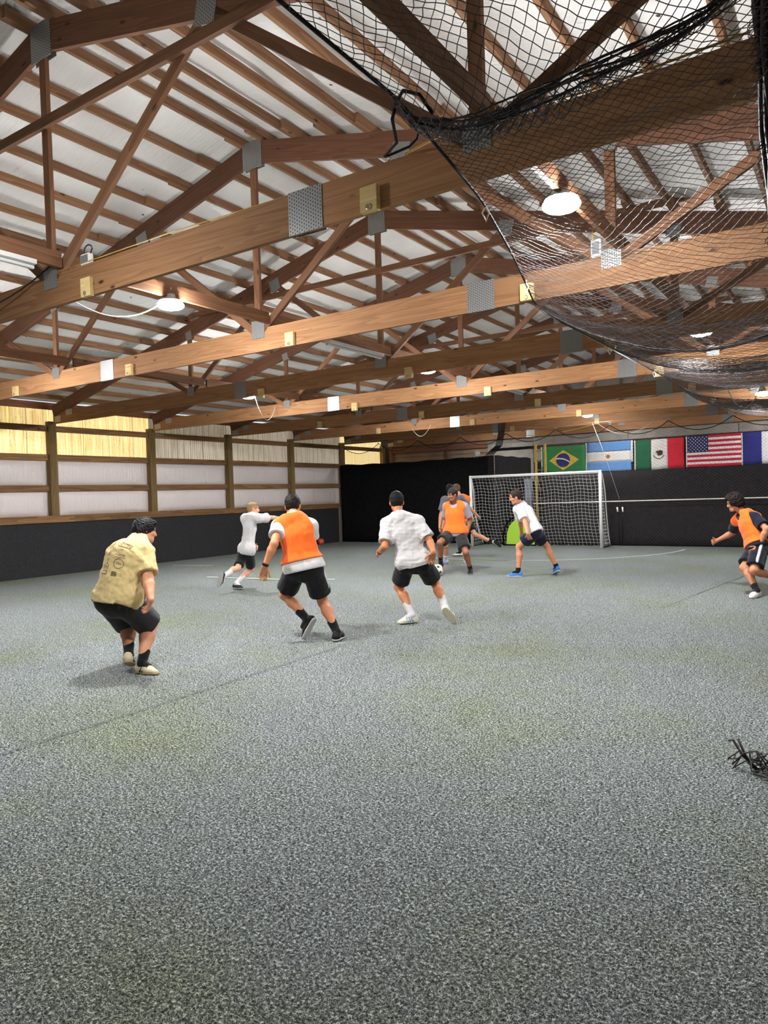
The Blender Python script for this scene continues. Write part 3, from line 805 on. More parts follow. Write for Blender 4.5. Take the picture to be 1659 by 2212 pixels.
# small lime-green pop-up goal folded inside the goal
pg = empty('popup_goal', (-8.80, 19.60, 0)); tag(pg, 'small lime green and black pop-up goal standing inside the white goal', 'goal')
def arch(w, h, n=16):
    return [(w*(0.5-0.5*math.cos(math.pi*i/n)), 0, h*math.sin(math.pi*i/n)**0.7) for i in range(n+1)]
pts = arch(1.02, 0.86)
v = [(x, 0.03, z) for x, _, z in pts]+[(x, 0.05, z) for x, _, z in pts]
n_ = len(pts); f = [tuple(range(n_-1, -1, -1)), tuple(range(n_, 2*n_))]+[(i, i+1, n_+i+1, n_+i) for i in range(n_-1)]
mesh_obj('lime_mesh', [(0.10+x*0.86, y, 0.04+z*0.86) for x, y, z in v], f, M_LIME, pg)
tube('frame', [Vector((x, 0.0, max(0.024, z))) for x, y, z in pts], 0.022, M_CURTAIN, pg, 8)
tube('base_bar', [(0, 0, 0.02), (1.02, 0, 0.02)], 0.02, M_CURTAIN, pg, 8)

# ladder leaning in the gap, with the white post next to it
lad = empty('ladder', (-8.05, 20.75, 0)); tag(lad, 'tall yellow and grey ladder leaning behind the goal beside the first flag', 'ladder')
for x, m_, nm in ((-0.15, M_YELLOW, 'rail'), (0.15, M_YELLOW, 'rail')):
    board(nm, Vector((-8.05+x+0.14, 20.5, 0.0)), Vector((-8.05+x-0.04, 20.95, 3.02)), 0.05, 0.085, m_, lad, up=(1, 0, 0))
for i in range(10):
    u = (i+0.6)/10.3; c = Vector((-8.05, 20.5, 0)).lerp(Vector((-8.05, 20.95, 3.02)), u)-Vector((8.05*-1, 20.75, 0))
    c = Vector((0.14-0.18*u, -0.25+0.45*u, 3.02*u))
    tube('rung', [c+Vector((-0.14, 0, 0)), c+Vector((0.14, 0, 0))], 0.016, M_ALU, lad, 8)
wp = tag(mesh_obj('pale_column', boxv(-0.11, 0.11, -0.06, 0.06, 0, 1.98), BOXF, plain('pale_column_paint', srgb(150, 156, 172), 0.8, noise=0.1, scale=8), None, (-8.42, 20.75, 0)), 'pale grey post standing behind the goal net left of the ladder', 'post')
# elastic tie cords with white sleeves beside the goal
for dx, lab in ((0, 'left'), (0.14, 'right')):
    t = tag(tube('bungee_cord', [(dx, 0, 1.18), (0.03+dx*0.8, 0.0, 0.6), (0.05+dx*0.55, 0.0, 0.02)], 0.012, M_BLACK, None, 6, loc=(-5.52, 19.95, 0)), 'black bungee cord with white sleeve beside the goal, %s one' % lab, 'cord')
    tube('sleeve', [(dx+0.004, -0.015, 1.08), (dx+0.012, -0.012, 0.95)], 0.022, M_WHITE, t, 8)

# ------------------------------------------------------------------ flags on the back wall
FY = 23.37
def flag_cloth(parent, name, x0, x1, z0, z1, mat, off=0.0, n=10, curve=None):
    """a coloured field of the flag, gently rippled, in flag coordinates"""
    m = 6; V = []; F = []
    for i in range(n+1):
        x = x0+(x1-x0)*i/n
        for j in range(m+1):
            z = z0+(z1-z0)*j/m
            V.append((x, ripple(x, z)-off, z))
    for i in range(n):
        for j in range(m):
            a = i*(m+1)+j; F.append((a, a+m+1, a+m+2, a+1))
    o = mesh_obj(name, V, F, mat, parent, smooth=True)
    md = o.modifiers.new('thickness', 'SOLIDIFY'); md.thickness = 0.003
    return o
def ripple(x, z): return 0.018*math.sin(x*7+z*3)+0.01*math.sin(x*15-z*6)
def flag_poly(parent, name, pts, mat, off):
    """flat shape printed on the flag: rings towards its centre so it follows the ripples"""
    n = len(pts); cx_ = sum(p[0] for p in pts)/n; cz_ = sum(p[1] for p in pts)/n
    dense = []
    for i in range(n):
        a, b = pts[i], pts[(i+1) % n]; m = max(1, int(math.hypot(b[0]-a[0], b[1]-a[1])/0.08))
        dense += [(a[0]+(b[0]-a[0])*q/m, a[1]+(b[1]-a[1])*q/m) for q in range(m)]
    n = len(dense); V = []; F = []; rings = 5 if n > 12 else 2
    for r_ in range(rings):
        k_ = 1-r_/rings
        V += [(cx_+(x-cx_)*k_, z_, cz_+(z-cz_)*k_) for x, z in dense for z_ in (0,)]
    V.append((cx_, 0, cz_)); c_ = len(V)-1
    V = [(x, ripple(x, z)-off, z) for x, _, z in V]
    for r_ in range(rings-1):
        for i in range(n):
            i2 = (i+1) % n; F.append((r_*n+i, r_*n+i2, (r_+1)*n+i2, (r_+1)*n+i))
    for i in range(n): F.append(((rings-1)*n+i, (rings-1)*n+(i+1) % n, c_))
    return mesh_obj(name, V, F, mat, parent)
def fm(n, r, g, b): return plain('flag_'+n, srgb(r, g, b), 0.85, noise=0.06, scale=6)
def circ(cx, cz, rx, rz=None, n=24, a0=0, a1=2*math.pi):
    rz = rx if rz is None else rz
    return [(cx+rx*math.cos(a0+(a1-a0)*i/n), cz+rz*math.sin(a0+(a1-a0)*i/n)) for i in range(n)]
def flag(x, w, h, zt, label):
    o = empty('flag', (x, FY, zt-h)); tag(o, label, 'flag', 'national flags on the back wall')
    flag_cloth(o, 'header', -0.035, 0.0, 0, h, fm('header', 225, 220, 215), 0.002, n=2)
    return o
Wf, Hf = 1.495, 0.96
# green, yellow diamond, blue globe
o = flag(-8.97, Wf, Hf, 3.08, 'green flag with yellow diamond and blue globe behind the goal crossbar')
flag_cloth(o, 'green_field', 0, Wf, 0, Hf, fm('green', 38, 128, 66))
flag_poly(o, 'yellow_diamond', [(0.26, Hf/2), (Wf/2, 0.14), (Wf-0.2, Hf/2), (Wf/2, Hf-0.14)], fm('yellow', 226, 190, 60), 0.012)
g_ = flag_poly(o, 'blue_globe', circ(Wf/2, Hf/2, 0.235), fm('blue', 34, 40, 110), 0.018)
bw = [(Wf/2+0.26*math.sin(t), Hf/2-0.10+0.16*math.cos(t)) for t in [math.radians(a) for a in range(-58, 62, 8)]]
bo = [(Wf/2-0.225+0.45*i/12, Hf/2+0.075-0.12*((i/12)**1.5)+0.03*math.sin(math.pi*i/12)) for i in range(13)]
mesh_obj('white_band', [(x, ripple(x, z)-0.024, z) for x, z in bo]+[(x, ripple(x, z-0.045)-0.024, z-0.045) for x, z in bo], [(i, i+1, 14+i, 13+i) for i in range(12)], fm('white', 226, 222, 216), o)
# light blue and white with sun
o = flag(-7.43, Wf, Hf, 3.12, 'light blue and white striped flag with a small golden sun')
for i, (c, nm) in enumerate((((104, 150, 205), 'light_blue_stripe'), ((226, 220, 212), 'white_stripe'), ((104, 150, 205), 'light_blue_stripe'))):
    flag_cloth(o, nm, 0, Wf-0.06, Hf*(2-i)/3, Hf*(3-i)/3, fm(nm, *c))
flag_cloth(o, 'white_hoist', Wf-0.06, Wf, Hf*0.28, Hf, fm('white_stripe', 226, 220, 212), n=2)
sun = []
for i in range(32):
    rr = 0.085 if i % 2 == 0 else 0.058
    sun.append((Wf*0.47+rr*math.cos(i*math.pi/16), Hf/2+rr*math.sin(i*math.pi/16)))
s_ = flag_poly(o, 'sun', sun, fm('sun', 196, 134, 56), 0.010)
flag_poly(o, 'sun_disc', circ(Wf*0.47, Hf/2, 0.045), fm('sun_disc', 168, 104, 44), 0.014)
# green white red with emblem
o = flag(-5.86, Wf-0.04, Hf, 3.10, 'green white and red flag with a brown eagle emblem')
Wm = Wf-0.04
for i, (c, nm) in enumerate((((30, 92, 62), 'green_stripe'), ((222, 214, 208), 'white_stripe'), ((206, 34, 52), 'red_stripe'))):
    flag_cloth(o, nm, Wm*i/3, Wm*(i+1)/3, 0, Hf, fm('mex_'+nm, *c))
em = fm('emblem_brown', 92, 66, 46); em2 = fm('emblem_dark', 58, 46, 34); em3 = fm('emblem_green', 92, 104, 70)
cx, cz = Wm*0.48, Hf*0.52
flag_poly(o, 'eagle_body', circ(cx+0.01, cz+0.02, 0.05, 0.075), em, 0.010)
flag_poly(o, 'eagle_wing', [(cx-0.02, cz+0.06), (cx+0.05, cz+0.12), (cx+0.12, cz+0.09), (cx+0.13, cz+0.01), (cx+0.09, cz-0.05), (cx+0.02, cz-0.04)], em2, 0.012)
flag_poly(o, 'eagle_head', [(cx-0.09, cz+0.05), (cx-0.04, cz+0.10), (cx+0.02, cz+0.10), (cx+0.0, cz+0.05), (cx-0.06, cz+0.03)], em, 0.014)
for i in range(13):
    a = math.radians(200+i*140/12)
    flag_poly(o, 'wreath_leaf', circ(cx+0.01+0.15*math.cos(a), cz+0.0+0.15*math.sin(a), 0.022, 0.014, 8), em3, 0.010)
# stars and stripes
o = flag(-4.32, Wf, 0.94, 3.12, 'flag with red and white stripes and white stars on blue')
Hs = 0.94
for i in range(13):
    c = (196, 30, 54) if i % 2 == 0 else (232, 224, 222)
    x0 = 0.0 if i >= 7 else 0.60
    flag_cloth(o, 'red_stripe' if i % 2 == 0 else 'white_stripe', x0, Wf, Hs*(12-i)/13, Hs*(13-i)/13, fm('us_r' if i % 2 == 0 else 'us_w', *c), n=8)
ca = flag_cloth(o, 'canton', 0, 0.60, Hs*6/13, Hs, fm('us_blue', 38, 42, 92))
star = lambda cx, cz, r: [(cx+(r if i % 2 == 0 else r*0.42)*math.sin(i*math.pi/5), cz+(r if i % 2 == 0 else r*0.42)*math.cos(i*math.pi/5)) for i in range(10)]
for r_ in range(9):
    for c_ in range(6 if r_ % 2 == 0 else 5):
        sx = 0.05+0.10*c_+(0 if r_ % 2 == 0 else 0.05); sz = Hs-0.05*(r_+1)-0.002*r_
        q = flag_poly(o, 'star', star(sx, sz, 0.022), fm('us_star', 240, 238, 238), 0.008)
        q.parent = ca
# blue, white (third stripe outside the frame)
o = flag(-2.79, Wf, Hf, 3.12, 'blue and white flag cut by the right edge of the frame')
for i, (c, nm) in enumerate((((40, 44, 120), 'blue_stripe'), ((218, 214, 216), 'white_stripe'), ((200, 50, 60), 'red_stripe'))):
    flag_cloth(o, nm, Wf*i/3, Wf*(i+1)/3, 0, Hf, fm('fr_'+nm, *c))

# ------------------------------------------------------------------ balls
def ball(loc, r, base, patch, label, seed=0, rot=(0.3, 0.2, 0.5)):
    m, nt, b, N, L = new_mat('ball_skin')
    b.inputs['Base Color'].default_value = base; b.inputs['Roughness'].default_value = 0.45
    bm = bmesh.new(); bmesh.ops.create_icosphere(bm, subdivisions=4, radius=r)
    me = bpy.data.meshes.new('football'); bm.to_mesh(me); bm.free(); me.materials.append(m)
    me.polygons.foreach_set('use_smooth', [True]*len(me.polygons))
    o = bpy.data.objects.new('football', me); o.location = loc; o.rotation_euler = rot; link(o)
    tag(o, label, 'ball')
    ph = (1+5**0.5)/2
    dirs = [Vector(q).normalized() for q in [(0, 1, ph), (0, -1, ph), (0, 1, -ph), (0, -1, -ph), (1, ph, 0), (-1, ph, 0), (1, -ph, 0), (-1, -ph, 0), (ph, 0, 1), (ph, 0, -1), (-ph, 0, 1), (-ph, 0, -1)]]
    pm = plain('ball_patch_%d' % seed, patch, 0.5)
    for d in dirs:
        a = d.cross(Vector((0.3, 0.9, 0.1))).normalized(); c = d.cross(a)
        rows = []
        V = [d*r*1.012]; F = []
        for ring, rr in ((1, 0.16), (2, 0.30)):
            for q in range(10):
                w = 2*math.pi*q/10; k = rr*(1.0 if q % 2 == 0 else (0.84 if seed == 0 else 0.45))
                V.append((d+a*(k*math.cos(w))+c*(k*math.sin(w))).normalized()*r*(1.012 if ring == 1 else 1.004))
        for q in range(10):
            q2 = (q+1) % 10
            F.append((0, 1+q, 1+q2)); F.append((1+q, 11+q, 11+q2, 1+q2))
        mesh_obj('patch', V, F, pm, o, smooth=True)
    return o
ball((-6.84, 12.12, 0.112), 0.112, srgb(228, 220, 205), srgb(60, 54, 50), 'white football with dark patches on the turf at the feet of the headband player', 0)
ball((-15.12, 18.85, 0.105), 0.105, srgb(236, 92, 66), srgb(150, 40, 40), 'small orange red ball by the foot of the left wall', 1)
ball((-9.88, 20.24, 2.81), 0.095, srgb(225, 222, 215), srgb(120, 115, 110), 'white ball resting on top of the tall black curtain', 2)
# crumpled white plastic in the corner
# ------------------------------------------------------------------ the black ceiling net near the camera
LE = np.array([(1.0, -1.62, 3.42), (2.0, -1.72, 3.40), (2.81, -1.72, 3.40), (4.04, -1.90, 3.40), (5.0, -2.12, 3.38), (5.8, -2.34, 3.39), (6.57, -2.56, 3.40), (7.47, -2.62, 3.40), (9.05, -2.60, 3.40), (12.0, -2.60, 3.40), (14.9, -2.66, 3.40), (18.4, -2.66, 3.40)])
RE = np.array([(1.0, 0.05, 3.40), (2.0, -0.20, 3.36), (2.81, -0.22, 3.36), (4.04, -0.20, 3.42), (5.0, 0.0, 3.42), (5.8, 0.25, 3.40), (6.57, 0.45, 3.36), (9.05, 0.5, 3.36), (12.0, 0.5, 3.36), (18.4, 0.5, 3.4)])
# running profile along the hall: (Y, sag at mid span, where along the span the sag is lowest)
PROF = np.array([(1.0, 0.02, 0.5), (1.9, 0.04, 0.5), (2.45, 0.06, 0.45), (2.70, 0.14, 0.36), (2.78, 0.31, 0.34), (2.81, 0.17, 0.34), (2.86, 0.30, 0.34), (2.93, 0.14, 0.36), (3.02, 0.08, 0.4), (3.2, 0.03, 0.5),
                 (4.2, 0.06, 0.5), (5.2, 0.22, 0.5), (6.0, 0.42, 0.5), (6.45, 0.56, 0.5), (6.62, 0.62, 0.5), (6.72, 0.58, 0.5), (6.85, 0.40, 0.5), (7.1, 0.30, 0.5),
                 (8.0, 0.38, 0.5), (8.8, 0.48, 0.5), (9.0, 0.50, 0.5), (9.15, 0.40, 0.5), (9.5, 0.26, 0.5), (10.8, 0.28, 0.5), (11.9, 0.36, 0.5), (12.1, 0.26, 0.5), (13.0, 0.44, 0.42), (14.0, 0.50, 0.42), (14.6, 0.36, 0.5), (15.2, 0.20, 0.5), (16.4, 0.30, 0.5), (17.2, 0.40, 0.5), (18.2, 0.34, 0.5)])
CELLN = 0.036
# arc-length samples along PROF so folds hold extra mesh
seg = np.hypot(np.diff(PROF[:, 0]), np.diff(PROF[:, 1]*1.0)); s_ = np.concatenate([[0], np.cumsum(seg)])
ns = int(s_[-1]/CELLN); sv = np.linspace(0, s_[-1], ns)
yv = np.interp(sv, s_, PROF[:, 0]); sg = np.interp(sv, s_, PROF[:, 1]); cu = np.interp(sv, s_, PROF[:, 2])
nu = 58
P = np.zeros((ns, nu+1, 3))
uu = np.linspace(0, 1, nu+1)
for i in range(ns):
    xl, zl = np.interp(yv[i], LE[:, 0], LE[:, 1]), np.interp(yv[i], LE[:, 0], LE[:, 2])
    xr, zr = np.interp(yv[i], RE[:, 0], RE[:, 1]), np.interp(yv[i], RE[:, 0], RE[:, 2])
    ex = math.log(0.5)/math.log(cu[i]); w = uu**ex
    P[i, :, 0] = xl+(xr-xl)*uu
    P[i, :, 1] = yv[i]+0.02*np.sin(uu*9+i*0.35)
    P[i, :, 2] = zl+(zr-zl)*uu-sg[i]*4*w*(1-w)+0.006*np.sin(i*0.8+uu*14)
P += nprng.normal(0, 0.0022, P.shape)
n0 = np.array([-1.7, 2.81, 3.4])
# diagonal mesh: join nodes along both diagonals of a staggered grid
ii, jj = np.meshgrid(np.arange(ns-1), np.arange(nu), indexing='ij')
A = np.concatenate([P[ii, jj].reshape(-1, 3), P[ii+1, jj].reshape(-1, 3)]); B = np.concatenate([P[ii+1, jj+1].reshape(-1, 3), P[ii, jj+1].reshape(-1, 3)])
par = np.concatenate([((ii+jj) % 2).ravel(), ((ii+1+jj) % 2).ravel()])
A, B = A[par == 0], B[par == 0]
V, Q = strands(A-n0, B-n0, 0.0021)
cnet = tag(np_mesh('ceiling_net', V, Q, M_NET, None, tuple(n0)), 'large black net slung in swags under the trusses at upper right', 'net')
edge = [Vector((np.interp(y, LE[:, 0], LE[:, 1]), y, np.interp(y, LE[:, 0], LE[:, 2])))-Vector(n0) for y in np.linspace(1.0, 18.4, 90)]
tube('edge_rope', edge, 0.0085, M_ROPE, cnet, 6)
for yf, rr, nstr in ((2.80, 0.008, 7), (6.62, 0.007, 7), (9.0, 0.007, 6), (11.95, 0.007, 4)):
    k = int(np.argmin(np.abs(yv-yf)))
    for q in range(nstr):
        am = 0.05 if yf < 3 else 0.02; p1_, p2_, p3_ = nprng.uniform(0, 6.28, 3); l1_ = nprng.normal(0, 0.5)
        env = np.sin(np.pi*np.clip(uu+0.02, 0, 1))
        off = np.stack([0*uu, am*0.5*env*np.sin(uu*5+p1_), am*env*(0.6*np.sin(uu*4+p2_)+0.15*np.sin(uu*17+p3_)+l1_)], 1)
        tube('fold_cord', [Vector(P[k, j]+off[j]-n0) for j in range(nu+1)], rr*(0.35+0.5*rnd.random()), M_NET, cnet, 5)
for y in (4.15, 5.85, 9.2, 11.6, 14.6):
    x = np.interp(y, LE[:, 0], LE[:, 1]); z = 3.39
    p_ = Vector((x, y, z))-Vector(n0)
    tube('white_tie', [p_+Vector((0.01, 0, 0.02)), p_+Vector((-0.02, 0, -0.03)), p_+Vector((0.0, 0.01, -0.085)), p_+Vector((0.025, 0, -0.04)), p_+Vector((0.0, 0, 0.01))], 0.006, M_WROPE, cnet, 5)
rp_ = [(-1.74, 2.83, 3.42), (-1.80, 2.88, 3.37), (-2.1, 3.4, 3.55), (-2.48, 3.86, 3.755), (-2.44, 3.88, 3.765), (-2.31, 3.89, 3.78), (-2.24, 3.87, 3.80), (-2.22, 3.86, 3.84), (-2.0, 3.4, 3.62), (-1.76, 2.86, 3.43), (-1.70, 2.82, 3.44), (-1.62, 2.83, 3.40), (-1.56, 2.84, 3.30)]
tag(tube('tie_rope', [Vector(q)-Vector(rp_[0]) for q in rp_], 0.0085, M_ROPE, None, 7, loc=rp_[0]), 'black rope loop tying the net corner to the nearest truss', 'rope')
# the cable that carries the net
cb = [(-2.66, 6.6, 3.425), (-2.66, 20.0, 3.425)]
tag(tube('support_cable', [Vector(q)-Vector(cb[0]) for q in cb], 0.004, M_STEEL, None, 5, loc=cb[0]), 'thin steel cable running through the hooks along the net edge', 'cable')

# gathered divider net hanging at the right edge of the frame, its end spilled on the turf
dn = MB()
for i in range(56):
    a = rnd.uniform(0, 6.28); rr = rnd.uniform(0.01, 0.078); ph = rnd.uniform(0, 6)
    dn.tube([(rr*math.cos(a+z*0.5)+0.008*math.sin(z*9+ph)+0.034*(3.7-z), rr*math.sin(a+z*0.5)+0.008*math.cos(z*7+ph)+0.2*max(0, 3.7-z), z) for z in [q*0.16 for q in range(0, 27)]], 0.012, 4)
for i in range(70):       # loose loops of mesh
    z = rnd.uniform(2.2, 4.1); a = rnd.uniform(2.4, 4.2); l = rnd.uniform(0.012, 0.05); dz = rnd.uniform(0.02, 0.06)
    c = Vector((0.065*math.cos(a)+0.034*(3.7-z), 0.065*math.sin(a)+0.2*max(0, 3.7-z), z))
    dn.tube([c+Vector((l*math.sin(math.pi*q/8)*math.cos(a), l*math.sin(math.pi*q/8)*math.sin(a), -dz*q/8-0.02*math.sin(math.pi*q/8))) for q in range(9)], 0.0022, 4)
dnet = tag(dn.build('divider_net', M_NET, None, (-0.285, 3.62, 0), True), 'black divider net gathered into a column at the right edge', 'net')
fb = MB()
for i in range(30):
    p = Vector((rnd.uniform(-0.02, 0.32), rnd.uniform(-0.10, 0.12), 0.02)); pts = [p]
    for q in range(5):
        p = p+Vector((rnd.uniform(-0.07, 0.07), rnd.uniform(-0.06, 0.06), 0)); p.z = max(0.012, rnd.uniform(0, 0.14)*(1-abs(p.y)*3)); pts.append(p.copy())
    fb.tube(pts, 0.0048, 4)
for c in (((0.02, 0, 0.02), (-0.05, 0.02, 0.07), (-0.10, 0.03, 0.15), (-0.125, 0.03, 0.14)), ((0.0, 0.01, 0.02), (-0.04, 0.02, 0.08), (-0.075, 0.03, 0.16)), ((0.0, 0, 0.0), (0.01, -0.03, -0.0), (0.12, -0.1, 0.01), (0.35, -0.16, 0.01))):
    fb.tube([Vector(q)+Vector((0, 0, 0.012)) for q in c], 0.0065, 4)
tag(fb.build('net_pile', M_NET, None, (-0.50, 4.36, 0.0), True), 'tangled end of black net lying on the turf at the right edge', 'net')
